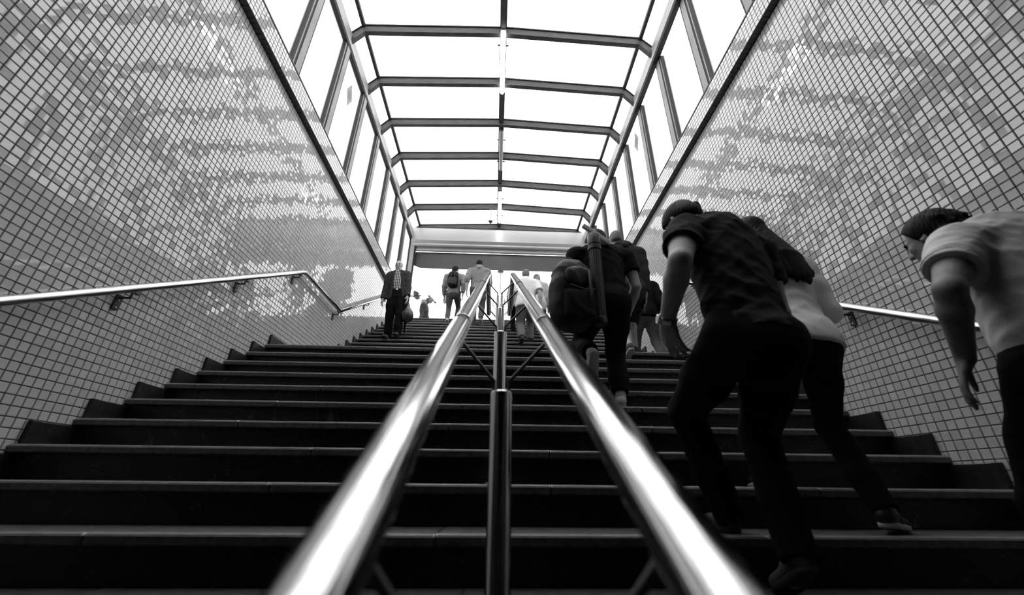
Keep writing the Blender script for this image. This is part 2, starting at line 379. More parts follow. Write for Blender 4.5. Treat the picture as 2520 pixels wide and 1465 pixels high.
# ---------------------------------------------------------------- street level outside
sv = MB()
sv.box((-45, TOP_Y + .75, TOP_Z - .3), (45, 70, TOP_Z))
sv.box((-45, -20, TOP_Z - .3), (XL - .26, TOP_Y + .75, TOP_Z)); sv.box((XR + .26, -20, TOP_Z - .3), (45, TOP_Y + .75, TOP_Z))
struct(sv.build('floor_street', M['street']), 'pale street paving outside')

# ---------------------------------------------------------------- glass roof
EL, CL, RG, CR, ER = (-2.714, 7.0845), (-2.488, 7.375), (-.025, 7.498), (2.449, 7.375), (2.684, 7.0845)
ce = struct(empty('ceiling', (0, RIBY[0], 7.0)), 'arched glass roof on steel ribs over the stairs')
PR = [EL, CL, RG, CR, ER]
def put(o): o.location = Vector(o.location) - ce.location; o.parent = ce; return o
ribp = [(x, z - .012) for x, z in PR] + [(x * (.985 if abs(x) > 1 else 1), z - (.165 if abs(x) < 2.6 else .19)) for x, z in PR[::-1]]
rme = None
for y in RIBY:
    if rme is None:
        rb = MB().prism(ribp[::-1], 1, -.038, .038).build('roof_rib', M['rib'], None, (0, y, 0)); rme = rb.data
        ft = MB().prism(([(x, z + .012) for x, z in PR] + [(x, z - .014) for x, z in PR[::-1]])[::-1], 1, -.055, .055); fm = mesh('glazing_bar', ft.v, ft.f); fm.materials.append(M['gasket'])
    else: rb = link('roof_rib', rme, None, None, (0, y, 0))
    put(rb); g = link('glazing_bar', fm, None, None, (0, y, 0)); put(g)
for i in range(len(RIBY) - 1):
    ya, yb = RIBY[i] + .03, RIBY[i + 1] - .03
    for a, b in ((0, 1), (1, 2), (2, 3), (3, 4)):
        (x0, z0), (x1, z1) = PR[a], PR[b]; yo = .014
        put(MB().prism([(x0, z0 + yo), (x0, z0 + yo + .012), (x1, z1 + yo + .012), (x1, z1 + yo)], 1, ya, yb).build('roof_pane', M['roofglass']))
    put(MB().box((RG[0] - .045, RIBY[i] + .038, RG[1] - .12), (RG[0] + .045, RIBY[i + 1] - .038, RG[1] + .005)).build('ridge_beam', M['rib']))
    put(MB().box((RG[0] - .06, RIBY[i] + .05, RG[1] - .004), (RG[0] + .06, RIBY[i + 1] - .05, RG[1] + .014)).build('ridge_gasket', M['gasket']))
    for (cx, cz) in (CL, CR):
        put(MB().box((cx - .028, RIBY[i] + .038, cz - .05), (cx + .028, RIBY[i + 1] - .038, cz + .016)).build('purlin', M['gasket']))
    for sx, (ex, ez) in ((1, EL), (-1, ER)):
        put(MB().bbox((min(ex - sx * .03, ex + sx * .075), RIBY[i] + .003, ez - .235), (max(ex - sx * .03, ex + sx * .075), RIBY[i + 1] - .003, ez + .012), .006).build('eave_beam', M['beam']))
        put(MB().box((min(ex - sx * .02, ex + sx * .068), RIBY[i] + .003, ez - .30), (max(ex - sx * .02, ex + sx * .068), RIBY[i + 1] - .003, ez - .236)).build('eave_gasket', M['gasket']))
# ---------------------------------------------------------------- side windows
EZ = EL[1] - .30; wn = 0
for side, (sx, X) in enumerate(((1, XL), (-1, XR))):
    for i in range(len(RIBY) - 1):
        wn += 1; ya, yb = RIBY[i], RIBY[i + 1]; X0 = X
        wr = struct(empty('window_%d' % wn, (X0, (ya + yb) / 2, WT + .022)), 'tall frosted glass window above the tiled wall')
        def wp(mb, nm, mt):
            o = mb.build(nm, mt); o.location = -wr.location; o.parent = wr; return o
        def bx(xa, xb, y0, y1, z0, z1): return MB().box((min(X0 + sx * xa, X0 + sx * xb), y0, z0), (max(X0 + sx * xa, X0 + sx * xb), y1, z1))
        Z0 = WT + .022
        wp(bx(-.045, -.033, ya + .03, yb - .03, Z0 + .01, EZ), 'pane', M['pane'])
        wp(bx(-.06, .03, ya - .055, ya + .055, Z0, EZ), 'mullion', M['frame'])
        wp(bx(-.05, .024, ya + .0555, ya + .082, Z0, EZ), 'gasket', M['gasket'])
        wp(bx(-.05, .022, yb - .082, yb - .0555, Z0, EZ), 'gasket', M['gasket'])
        wp(bx(-.05, .02, yb - .108, yb - .083, Z0, EZ), 'glazing_bead', M['frame'])
        wp(bx(-.05, .018, yb - .130, yb - .1085, Z0, EZ), 'gasket', M['gasket'])
        wp(bx(-.05, .02, ya + .083, yb - .131, Z0, Z0 + .03), 'bottom_rail', M['sill'])

# ---------------------------------------------------------------- street end: jambs, roller shutter casing, fascia
YE = 10.46
for k, (X, sx) in enumerate(((XL, 1), (XR, -1))):
    a, b = X + sx * .015, X + sx * .13
    j = struct(empty('trim_%d' % (k + 3), (X, YE, TOP_Z)), 'upright shutter guide at the street end')
    o = MB().box((min(a, b), YE - .02, TOP_Z), (max(a, b), YE + .12, 6.95)).build('guide_channel', M['frame']); o.location = -j.location; o.parent = j
    a, b = X + sx * .131, X + sx * .165
    o = MB().box((min(a, b), YE + .02, TOP_Z), (max(a, b), YE + .08, 6.95)).build('guide_lip', M['gasket']); o.location = -j.location; o.parent = j
    o = MB().box((X - .03, YE + .3, TOP_Z), (X + .03, YE + .5, 6.95)).build('post', M['frame']); o.location = -j.location; o.parent = j
sh = empty('roller_shutter', (0, YE, 6.4)); tag(sh, 'long grey metal roller shutter casing across the top of the street exit', 'shutter')
def shp(mb, nm, mt, **k): o = mb.build(nm, mt, **k); o.location = -sh.location; o.parent = sh; return o
prof = [(YE - .06, 7.17), (YE - .06, 6.74), (YE - .01, 6.66), (YE + .08, 6.60), (YE + .22, 6.60), (YE + .4, 6.70), (YE + .4, 7.17)]
shp(MB().prism(prof, 0, XL + .02, XR - .02), 'casing', M['box'])
shp(MB().prism([(YE + .06, 6.60), (YE + .06, 6.50), (YE + .14, 6.50), (YE + .14, 6.60)], 0, XL + .17, XR - .17), 'bottom_bar_recess', M['frame'])
shp(MB().tube([(XL + .14, YE + .10, 6.475), (XR - .14, YE + .10, 6.475)], .045, 14), 'bottom_bar', M['box'], angle=50)
shp(MB().tube([(XL + .05, YE + .02, 6.61), (XR - .05, YE + .02, 6.61)], .055, 14), 'guide_roller', M['box'], angle=50)
fa = MB().prism([(XL + .1, 6.44), (XL + .1, 6.0), (XL + .35, 5.90), (XR - .35, 5.90), (XR - .1, 6.0), (XR - .1, 6.44)], 1, YE + .16, YE + .20).build('fascia_panel', M['fascia'])
tag(fa, 'dark smoked panel hanging below the shutter casing, lower corners cut off', 'panel')
struct(MB().box((XL - .05, YE + .06, 7.12), (XR + .05, YE + .38, 7.30)).build('trim_5', M['gasket']), 'black flashing between roof and casing')

# ---------------------------------------------------------------- lights and camera under the roof
for k, (ya, yb, on, lab) in enumerate(((4.47, 5.72, 1, 'lit white tube light nearest the viewer under the glass roof ridge'), (6.70, 7.95, 0, 'unlit grey tube light in the middle of the roof ridge'),
                                  (8.80, 10.2, 1, 'lit white tube light farthest off near the shutter casing'))):
    z = RG[1] - .165; x = RG[0] + (.01 if k else 0)
    t = tag(empty('tube_light', (x, (ya + yb) / 2, z)), lab, 'light', 'tube lights along the roof ridge'); h = (yb - ya) / 2
    MB().bbox((-.05, -h, .0), (.05, h, .04), .006).build('housing', M['lamp_house'], t)
    pts = []
    MB().tube([(0, -h + .0, -.012), (0, -h + .03, -.018), (0, h - .03, -.018), (0, h, -.012)], [.03, .045, .045, .03], 14).build('diffuser', M['tube_on'] if on else M['tube_off'], t, angle=60)
    for yy in (-h * .55, h * .55):
        MB().box((-.1, yy - .012, .005), (.1, yy + .012, .02)).build('clip', M['black'], t)
cc = tag(empty('security_camera', (-.26, RIBY[-2], 7.33)), 'small white dome camera hanging from a roof rib', 'camera')
MB().tube([(0, 0, 0), (0, 0, -.26), (-.01, 0, -.36)], .012, 10).build('stem', M['frame'], cc); MB().box((-.05, -.03, -.02), (.05, .03, .02)).build('mount', M['frame'], cc)
MB().lathe([(.03, -.36), (.065, -.38), (.068, -.43), (.05, -.44)], (-.01, 0, 0), 20).build('body', M['white'], cc, angle=40)
MB().lathe([(.048, -.44), (.04, -.475), (.02, -.495), (.002, -.5)], (-.01, 0, 0), 20).build('dome', M['black'], cc, smooth=True)
for x, y, z, sx, lab in ((XL - .031, 5.05, 6.24, 1, 'pale square sticker on a left-hand window, set as a diamond'), (XR + .031, 6.02, 6.42, -1, 'pale square sticker on a right-hand window, set as a diamond')):
    t = tag(empty('sticker', (x, y, z)), lab, 'sticker'); r = .23
    MB().prism([(-.13, 0), (0, -.27), (.13, 0), (0, .27)], 0, 0, sx * .002).build('paper', M['sticker'], t)
    MB().prism([(.07 * math.cos(a * .3927), .1 * math.sin(a * .3927)) for a in range(16)], 0, sx * .0021, sx * .003).build('emblem', M['emblem'], t)
for p0, p1, r, lab in (((1.50, 6.99, 7.462), (1.70, 7.00, 7.452), .013, 'short dark twig lying on the glass roof, larger one'), ((.60, 10.16, 7.515), (.82, 10.3, 7.508), .012, 'dark twig on the glass roof next to the shutter casing')):
    mid = (np.array(p0) + p1) / 2 + np.array([0, .01, .008])
    tag(MB().tube([p0, mid, p1], [r, r * .8, r * .5], 6).build('twig', M['black']), lab, 'twig')

# ---------------------------------------------------------------- centre railing
SL = RISE / RUN
RAILR = .0365
ra = tag(empty('stair_railing', (.02, 1.4, ground(1.4))), 'double stainless steel railing on posts running up the middle of the stairs', 'railing')
def rap(mb, nm, mt, **k): o = mb.build(nm, mt, **k); o.location = -ra.location; o.parent = ra; return o
YK, ZK = 4.85, 2.62; Y2, Z2 = 6.24, 2.62; Y3 = TOP_Y + .15; Z3 = Z2 + (Y3 - Y2) * RISE / RUN2
for X in (-.145, .195):
    ys = -1.6; zs = -.334 + SL * ys
    pts = [(X, ys - .25, zs - .02), (X, ys, zs), (X, YK - .05, ZK - .05 * SL), (X, YK + .02, ZK), (X, Y2 - .03, Z2), (X, Y2 + .03, Z2 + .02), (X, Y3, Z3), (X, Y3 + .12, Z3 - .02), (X, Y3 + .14, Z3 - .3)]
    rap(MB().tube(pts, RAILR, 40), 'rail', M['chrome'], angle=35)
    for yy in (1.55, 3.3):
        zz = -.334 + SL * yy; d = np.array([0, 1, SL]) / math.hypot(1, SL)
        rap(MB().tube([np.array([X, yy, zz]) - d * .003, np.array([X, yy, zz]) + d * .003], RAILR + .0005, 32), 'joint_ring', M['steel'], angle=40)
posts = [(y, -.555 + SL * y, -.334 + SL * y) for y in (-1.3, -.4, .5, 1.4, 2.3, 3.2, 4.1)] + [(5.05, 2.40, 2.62), (6.0, 2.40, 2.62)] + \
        [(Y2 + a, Z2 + a * RISE / RUN2 - .221, Z2 + a * RISE / RUN2) for a in (.65, 1.6, 2.55, 3.5)]
for y, zt, zr in posts:
    zb = ground(y); R = .0375
    rap(MB().lathe([(.075, zb), (.075, zb + .012), (R + .002, zb + .016), (R, zb + .02), (R, zt - .008), (R - .003, zt - .002), (R - .006, zt)], (.02, y, 0), 36), 'post', M['steel'], angle=35)
    for sx, X in ((-1, -.145), (1, .195)):
        a = np.array([.02 + sx * .026, y, zt - .03]); b = np.array([.02 + sx * .026, y, zt + .035]); c = np.array([X - sx * .012, y, zr - .036])
        bb = b + (c - b) * .06
        rap(MB().tube([a, b, bb, c], .0065, 10), 'support_rod', M['dark_steel'], angle=50)
        rap(MB().lathe([(.010, -.006), (.010, .006)], c, 12, (0, 1, SL)), 'rod_collar', M['steel'], angle=40)

# ---------------------------------------------------------------- wall handrails
def wall_rail(X, sx, label, ys):
    xr = X + sx * .09
    t = tag(empty('wall_handrail', (X, 2.5, ground(2.5) + .9)), label, 'handrail', 'handrails along the tiled walls')
    def p(mb, nm, mt, **k): o = mb.build(nm, mt, **k); o.location = -t.location; o.parent = t; return o
    c = -.38
    pts = [(xr, -1.2, c - 1.2 * SL), (xr, YK - .04, c + (YK - .04) * SL), (xr, YK + .03, c + YK * SL + .005), (xr, Y2 - .03, c + YK * SL + .02), (xr, Y2 + .03, c + YK * SL + .05), (xr, TOP_Y + .1, c + YK * SL + .03 + (TOP_Y + .1 - Y2) * RISE / RUN2)]
    p(MB().tube(pts, .029, 24), 'rail', M['chrome'], angle=40)
    for y in ys:
        zr = c + y * SL if y < YK else (c + YK * SL + .012 if y < Y2 else c + YK * SL + .03 + (y - Y2) * RISE / RUN2)
        b = MB(); b.tube([(xr, y, zr - .025), (xr, y, zr - .075), (X + sx * .02, y, zr - .075)], .008, 8)
        b.box((min(X + sx * .004, X + sx * .02), y - .022, zr - .165), (max(X + sx * .004, X + sx * .02), y + .022, zr - .055))
        b.box((xr - .012, y - .045, zr - .034), (xr + .012, y + .045, zr - .026))
        bo = p(b, 'bracket', M['bracket'])
        for dz in (-.15, -.1):
            s_ = MB().lathe([(.006, 0), (.006, .003), (.003, .005)], (X + sx * .0205, y, zr + dz), 8, (sx, 0, 0)).build('screw', M['steel'], bo)
wall_rail(XL, 1, 'steel handrail on the left tiled wall', [1.4, 2.69, 3.79, 4.76, 6.17, 7.5, 8.8, 9.9])
wall_rail(XR, -1, 'steel handrail on the right tiled wall', [1.5, 2.75, 3.8, 4.76, 5.98, 7.4, 8.8, 9.9])

# ================================================================ people: implicit surfaces meshed with surface nets
def V3(*a): return np.array(a if len(a) == 3 else a[0], float)
def unit(v): v = np.asarray(v, float); return v / (np.linalg.norm(v) + 1e-12)
class Field:
    def __init__(s, vox): s.p = []; s.vox = vox; s.clips = []
    def cone(s, a, b, ra, rb, k=.03, n=None, sc=1.0, flat=False, op='u'):
        s.p.append(('c', V3(a), V3(b), ra, rb, k, None if n is None else unit(n), sc, flat, op)); return s
    def sup(s, c, r, R=None, k=.03, op='u', p=4.):
        s.p.append(('e', V3(c), V3(r), np.eye(3) if R is None else np.array(R, float), k, op, p)); return s
    def ell(s, c, r, R=None, k=.03, op='u'):
        s.p.append(('e', V3(c), V3(r), np.eye(3) if R is None else np.array(R, float), k, op)); return s
    def clip(s, pt, nrm): s.p.append(('p', V3(pt), unit(nrm))); return s
    def disp(s, fn): s.p.append(('d', fn)); return s
    def bounds(s):
        lo = np.full(3, 1e9); hi = -lo
        for q in s.p:
            if q[0] == 'c' and q[9] == 'u':
                r = max(q[3], q[4]) * max(1, q[7]); lo = np.minimum(lo, np.minimum(q[1], q[2]) - r); hi = np.maximum(hi, np.maximum(q[1], q[2]) + r)
            if q[0] == 'e' and q[5] == 'u':
                r = max(q[2]); lo = np.minimum(lo, q[1] - r); hi = np.maximum(hi, q[1] + r)
        return lo - .03 - 2 * s.vox, hi + .03 + 2 * s.vox
    def mesh(s, name):
        lo, hi = s.bounds(); v = s.vox; N = np.ceil((hi - lo) / v).astype(int) + 1
        F = np.full(N, .2, np.float32); axs = [lo[i] + np.arange(N[i]) * v for i in range(3)]
        for q in s.p:
            if q[0] == 'p':
                n = q[2]; d = ((axs[0] - q[1][0]) * n[0])[:, None, None] + ((axs[1] - q[1][1]) * n[1])[None, :, None] + ((axs[2] - q[1][2]) * n[2])[None, None, :]
                F = np.maximum(F, d.astype(np.float32)); continue
            if q[0] == 'd':
                band = np.abs(F) < .05; I = np.nonzero(band)
                P = np.stack([axs[i][I[i]] for i in range(3)], 1); F[I] += q[1](P).astype(np.float32); continue
            if q[0] == 'c':
                r = max(q[3], q[4]) * max(1, q[7]); a0 = np.minimum(q[1], q[2]) - r - .06; a1 = np.maximum(q[1], q[2]) + r + .06; k = q[5]; op = q[9]
            else:
                r = max(q[2]); a0 = q[1] - r - .06; a1 = q[1] + r + .06; k = q[4]; op = q[5]
            i0 = np.maximum(0, np.floor((a0 - lo) / v).astype(int)); i1 = np.minimum(N, np.ceil((a1 - lo) / v).astype(int) + 1)
            if np.any(i1 <= i0): continue
            sl = tuple(slice(i0[j], i1[j]) for j in range(3))
            G = np.stack(np.meshgrid(*[axs[j][sl[j]] for j in range(3)], indexing='ij'), -1).astype(np.float32)
            if q[0] == 'c':
                ba = q[2] - q[1]; L = np.linalg.norm(ba) + 1e-9; pa = G - q[1].astype(np.float32); t = (pa @ (ba / (L * L)).astype(np.float32)); h = np.clip(t, 0, 1)
                d = pa - h[..., None] * ba.astype(np.float32)
                if q[6] is not None:
                    n = q[6].astype(np.float32); d = d + (d @ n)[..., None] * n * (1 / q[7] - 1)
                dd = np.linalg.norm(d, axis=-1) - (q[3] + (q[4] - q[3]) * h)
                if q[6] is not None: dd = dd * min(1, q[7])
                if q[8]: dd = np.maximum(dd, (t - 1) * L)
            else:
                x = ((G - q[1].astype(np.float32)) @ q[3].astype(np.float32)); r3 = q[2].astype(np.float32)
                if len(q) > 6: dd = ((np.abs(x / r3) ** q[6]).sum(-1) ** (1 / q[6]) - 1) * min(q[2])
                else:
                  k0 = np.linalg.norm(x / r3, axis=-1); k1 = np.linalg.norm(x / (r3 * r3), axis=-1) + 1e-6; dd = k0 * (k0 - 1) / k1
            A = F[sl]
            if op == 'u':
                hh = np.maximum(k - np.abs(A - dd), 0) / k; F[sl] = np.minimum(A, dd) - hh * hh * k * .25
            else:
                B = -dd; hh = np.maximum(k - np.abs(A - B), 0) / k; F[sl] = np.maximum(A, B) + hh * hh * k * .25
        return surfnet(name, F, lo, v)
def surfnet(name, F, lo, v):
    ins = F < 0; N = F.shape
    c = np.zeros((N[0] - 1, N[1] - 1, N[2] - 1), np.int8); cs = [(i, j, k) for i in (0, 1) for j in (0, 1) for k in (0, 1)]
    for i, j, k in cs: c += ins[i:N[0] - 1 + i, j:N[1] - 1 + j, k:N[2] - 1 + k]
    act = (c > 0) & (c < 8); I = np.stack(np.nonzero(act), 1); idx = np.full(c.shape, -1, np.int64); idx[act] = np.arange(len(I))
    val = {q: F[I[:, 0] + q[0], I[:, 1] + q[1], I[:, 2] + q[2]] for q in cs}
    acc = np.zeros((len(I), 3)); cnt = np.zeros(len(I))
    for a in cs:
        for ax in range(3):
            if a[ax]: continue
            b = list(a); b[ax] = 1; b = tuple(b); va, vb = val[a], val[b]; m_ = (va < 0) != (vb < 0)
            t = np.where(m_, va / np.where(m_, va - vb, 1), 0); p = np.array(a, float)[None] + np.eye(3)[ax][None] * t[:, None]
            acc += np.where(m_[:, None], p, 0); cnt += m_
    P = lo + (I + acc / cnt[:, None]) * v
    Q = []
    for ax in range(3):
        o1, o2 = [(1, 2), (2, 0), (0, 1)][ax]
        sa = [slice(None)] * 3; sb = [slice(None)] * 3; sa[ax] = slice(0, -1); sb[ax] = slice(1, None)
        A, B = ins[tuple(sa)], ins[tuple(sb)]; E = np.stack(np.nonzero(A != B), 1)
        E = E[(E[:, o1] > 0) & (E[:, o2] > 0) & (E[:, o1] < N[o1] - 1) & (E[:, o2] < N[o2] - 1)]
        s_ = A[E[:, 0], E[:, 1], E[:, 2]]
        def g(d1, d2):
            e = E.copy(); e[:, o1] -= d1; e[:, o2] -= d2; return idx[e[:, 0], e[:, 1], e[:, 2]]
        q = np.stack([g(1, 1), g(0, 1), g(0, 0), g(1, 0)], 1); q[~s_] = q[~s_][:, ::-1]; Q.append(q)
    Q = np.concatenate(Q); Q = Q[(Q >= 0).all(1)]
    me = bpy.data.meshes.new(name); me.vertices.add(len(P)); me.vertices.foreach_set('co', P.astype(np.float32).ravel())
    me.loops.add(len(Q) * 4); me.loops.foreach_set('vertex_index', Q.astype(np.int32).ravel())
    me.polygons.add(len(Q)); me.polygons.foreach_set('loop_start', np.arange(0, len(Q) * 4, 4, dtype=np.int32)); me.polygons.foreach_set('loop_total', np.full(len(Q), 4, np.int32))
    me.update(calc_edges=True); me.polygons.foreach_set('use_smooth', np.ones(len(Q), bool)); me.validate(); return me
def rot(yaw=0, pitch=0, roll=0):   # columns = right, forward, up
    return np.array(Matrix.Rotation(yaw, 3, 'Z') @ Matrix.Rotation(pitch, 3, 'X') @ Matrix.Rotation(roll, 3, 'Y'))
def ik(a, b, l1, l2, pole):
    a = V3(a); b = V3(b); d = b - a; L = np.linalg.norm(d); mx = (l1 + l2) * .995
    if L > mx: b = a + d * mx / L; d = b - a; L = mx
    x = (l1 * l1 - l2 * l2 + L * L) / (2 * L); h = math.sqrt(max(l1 * l1 - x * x, 1e-6)); u = d / L; p = V3(pole); p = unit(p - u * (p @ u))
    return a + u * x + p * h, b
def folds(amp, dirs, seed=0):
    r = np.random.default_rng(seed); ks = [(np.array(d, float) + r.normal(0, .18, 3) * np.linalg.norm(d), r.uniform(0, 6.28), r.uniform(.5, 1)) for d in dirs for _ in range(3)]
    def fn(P):
        wob = .6 * np.sin(P @ np.array([7., 9., 6.]) + seed) + .5 * np.sin(P @ np.array([-11., 5., 13.]) + 2 * seed)
        t = 0
        for k, p, a in ks: t = t + a * (1 - np.abs(np.sin(P @ k + p + wob))) ** 2
        return amp * (t / len(ks) * 1.6 - .4) * -1
    return fn
def hand(f, w, d, n, s, side, curl=.5):
    """w wrist, d direction of the hand, n palm normal (towards the palm), s scale; thumb on -side*(d x n)"""
    d = unit(d); n = unit(n - d * (np.asarray(n) @ d)); th = np.cross(d, n) * side
    kn = w + d * .095 * s
    f.cone(w - d * .01 * s, w + d * .03 * s, .026 * s, .030 * s, .015, n, .65)
    f.cone(w + d * .03 * s + th * .012 * s, kn + th * .022 * s, .026 * s, .020 * s, .012, n, .5); f.cone(w + d * .03 * s - th * .010 * s, kn - th * .022 * s, .026 * s, .018 * s, .012, n, .5)
    for i, (o, L) in enumerate(((.031, .9), (.010, 1.0), (-.011, .95), (-.031, .76))):
        a = kn + th * o * s - d * .008 * s; ang = curl * (.7 + .12 * i); p = a; dd = unit(d + th * (o * 2.2))
        for j, (ln, r0, r1) in enumerate(((.042, .0098, .009), (.028, .009, .0082), (.022, .0082, .0068))):
            aa = ang * (.55 + .5 * j); v = unit(dd * math.cos(aa) + n * math.sin(aa)); q = p + v * ln * L * s
            f.cone(p, q, r0 * s, r1 * s, .004); p = q
    a = w + d * .025 * s + th * .022 * s; v1 = unit(d * .75 + th * .62 + n * .35); b = a + v1 * .045 * s; v2 = unit(d * .9 + th * .25 + n * .4); c = b + v2 * .032 * s; e = c + v2 * .024 * s
    f.cone(a, b, .015 * s, .0115 * s, .01); f.cone(b, c, .0112 * s, .010 * s, .005); f.cone(c, e, .010 * s, .0075 * s, .004)
    return kn, th

def person(label, root, heading=0.0, H=1.75, hip=None, neck=None, head=None, hyaw=0, hpitch=0, hroll=0, feet=None, hands=None, sho=None, shyaw=0, shtilt=0,
           vox=.018, fat=1.0, skin='skin', top=None, bottom=None, shoes=None, hair=None, poles=None, kpoles=None, curl=.55, palm=None, hdir=None, face=False, female=False, seed=1, group=None):
    """all points in the person's own frame: x right, y forward, z up from root"""
    t = tag(empty('person', root, heading), label, 'person', group); s = H / 1.75
    hip = V3(hip); neck = V3(neck); up = unit(neck - hip); TL = np.linalg.norm(neck - hip)
    Rs = rot(shyaw, 0, shtilt); sr = Rs[:, 0]; sr = unit(sr - up * (sr @ up)); fw = unit(np.cross(up, sr))
    hw = (.105 if female else .118) * H if sho is None else sho
    shc = neck - up * .062 * s; SHL = shc - sr * hw - up * .02 * s; SHR = shc + sr * hw - up * .02 * s
    hr = V3(1, 0, 0); hj = .052 * H
    HJ = {'L': hip - hr * hj, 'R': hip + hr * hj}; SJ = {'L': SHL, 'R': SHR}
    poles = poles or {}; kpoles = kpoles or {}
    ARM, LEG = {}, {}
    for sd, sg in (('L', -1), ('R', 1)):
        e, wv = ik(SJ[sd], hands[sd], .172 * H, .150 * H, poles.get(sd, (sg * .35, -1, -.1))); ARM[sd] = (e, wv)
        fx = feet[sd]; fp = V3(fx[:3]); pt = math.radians(fx[3] if len(fx) > 3 else 0); yw = math.radians(fx[4] if len(fx) > 4 else -6 * sg)
        Rf = rot(yw, pt, 0); heel = fp; fd = Rf[:, 1]; fu = Rf[:, 2]; ank = heel + fd * .035 * s + fu * .085 * s
        kn, ank2 = ik(HJ[sd], ank, .247 * H, .235 * H, kpoles.get(sd, (sg * .08, 1, .1))); LEG[sd] = (kn, ank, heel, fd, fu)
    hc = V3(head); RH = rot(hyaw, hpitch, hroll); hx, hf, hu = RH[:, 0], RH[:, 1], RH[:, 2]
    # ---- body: one continuous surface
    b = Field(vox)
    wd = [(.092 if female else .088), (.070 if female else .080), .085, .092]
    pts = [hip - up * .02, hip + up * TL * .36, hip + up * TL * .64, hip + up * TL * .86]
    def torso(f, infl, k=.05):
        w2 = [x * H * fat + infl for x in wd]
        f.cone(pts[0], pts[1], w2[0], w2[1], k, fw, .70); f.cone(pts[1], pts[2], w2[1], w2[2], k, fw, .70); f.cone(pts[2], pts[3], w2[2], w2[3] * .92, k, fw, .66)
        f.cone(SHL + sr * .03, shc, .031 * H + infl, .040 * H + infl, k); f.cone(SHR - sr * .03, shc, .031 * H + infl, .040 * H + infl, k); f.cone(shc - up * .02, neck + up * .02, .050 * H + infl, .033 * H + infl * .5, .06)
        for sg in (-1, 1): f.ell(hip - fw * .035 * s + hr * sg * .045 * s - up * .03, V3(.085, .085, .095) * s * fat + infl, None, .05)
    ct = -.012 if top else 0; cl = .82 if bottom and not bottom.get('short') else 1; ca = .86 if top and top.get('sleeve', .5) > 1.5 else 1
    torso(b, ct)
    b.cone(neck - up * .03, hc - hu * .05 * s - hf * .01 * s, .036 * H * (.85 if female else 1), .031 * H * (.85 if female else 1), .03)
    # head
    def hp(x, y, z): return hc + (hx * x + hf * y + hu * z) * s
    b.ell(hp(0, -.012, .028), V3(.074, .094, .086) * s, RH, .02); b.ell(hp(0, .028, -.035), V3(.058, .064, .078) * s, RH, .03); b.ell(hp(0, .055, -.088), V3(.028, .028, .024) * s, RH, .025)
    if vox < .025:
        b.ell(hp(0, .076, .018), V3(.05, .016, .012) * s, RH, .012)
        b.cone(hp(0, .086, .010), hp(0, .110, -.028), .009 * s, .0135 * s, .012); b.cone(hp(-.012, .096, -.032), hp(.012, .096, -.032), .009 * s, .009 * s, .008)
        b.ell(hp(0, .088, -.060), V3(.022, .010, .006) * s, RH, .006); b.ell(hp(0, .084, -.071), V3(.019, .010, .006) * s, RH, .006)
        for sg in (-1, 1):
            b.ell(hp(sg * .031, .088, -.003), V3(.014, .012, .010) * s, RH, .012, 's')
            b.ell(hp(sg * .076, -.008, -.008), V3(.009, .020, .032) * s, RH, .008); b.ell(hp(sg * .082, -.004, -.004), V3(.006, .010, .018) * s, RH, .006, 's')
            b.ell(hp(sg * .040, .062, -.022), V3(.02, .02, .018) * s, RH, .02)
    for sd, sg in (('L', -1), ('R', 1)):
        e, wv = ARM[sd]; sj = SJ[sd]; am = sj + (e - sj) * .45; fm = e + (wv - e) * .3
        b.cone(sj, am, .034 * H * fat ** .5 * ca, .031 * H * fat ** .5 * ca, .04); b.cone(am, e, .031 * H * fat ** .5 * ca, .0245 * H * ca, .02); b.cone(e, fm, .0245 * H * ca, .0265 * H * ca, .015); b.cone(fm, wv, .0265 * H * ca, .0165 * H, .015)
        if vox < .012:
            eo = unit(e - (sj + wv) / 2); b.ell(e + eo * .012, V3(.013, .013, .013), None, .02)
        d = unit(wv - e) if hdir is None or hdir.get(sd) is None else unit(hdir[sd]); pn = V3(-sg, .15, 0) if palm is None or palm.get(sd) is None else V3(palm[sd])
        if vox < .03: ARM[sd] = (e, wv) + hand(b, wv, d, pn, s * (1.0 if vox < .012 else 1.12), sg, curl)
        else: b.cone(wv, wv + d * .12 * s, .024 * s, .024 * s, .01)
        kn, ank, heel, fd, fu = LEG[sd]; hj_ = HJ[sd]; mt = hj_ + (kn - hj_) * .5; cf = kn + (ank - kn) * .3 - unit(fd) * .01
        b.cone(hj_, mt, .052 * H * fat ** .5 * cl, .044 * H * fat ** .5 * cl, .04); b.cone(mt, kn, .044 * H * fat ** .5 * cl, .031 * H * cl, .03); b.cone(kn, cf, .030 * H * cl, .033 * H * cl, .02); b.cone(cf, ank, .033 * H * cl, .021 * H, .02)
        b.cone(ank, heel + fd * .15 * s + fu * .03 * s, .022 * H, .02 * H, .02)
    link('body', b.mesh('body'), M[skin], t)
    # ---- clothes
    if bottom:
        f = Field(vox); inf = bottom.get('infl', .012)
        wz = hip + up * bottom.get('waist', .10); torso(f, inf * .8)
        f.clip(wz, up)
        for sd, sg in (('L', -1), ('R', 1)):
            kn, ank, heel, fd, fu = LEG[sd]; hj_ = HJ[sd]; mt = hj_ + (kn - hj_) * .5; r = bottom.get('r', 1.0)
            f.cone(hj_, mt, .054 * H * fat ** .5 + inf, .046 * H * r * fat ** .5 + inf, .04)
            if bottom.get('short'):
                f.cone(mt, kn + (kn - mt) * bottom['short'], .046 * H * r + inf, .044 * H * r + inf, .03, flat=True)
            else:
                f.cone(mt, kn, .046 * H * r * fat ** .5 + inf, .034 * H * r + inf, .03); f.cone(kn, ank + (kn - ank) * .35, .034 * H * r + inf, .033 * H * r + inf, .025)
                f.cone(ank + (kn - ank) * .35, ank - unit(kn - ank) * bottom.get('len', .02), .033 * H * r + inf, bottom.get('cuff', .028) * H * r + inf, .025, flat=True)
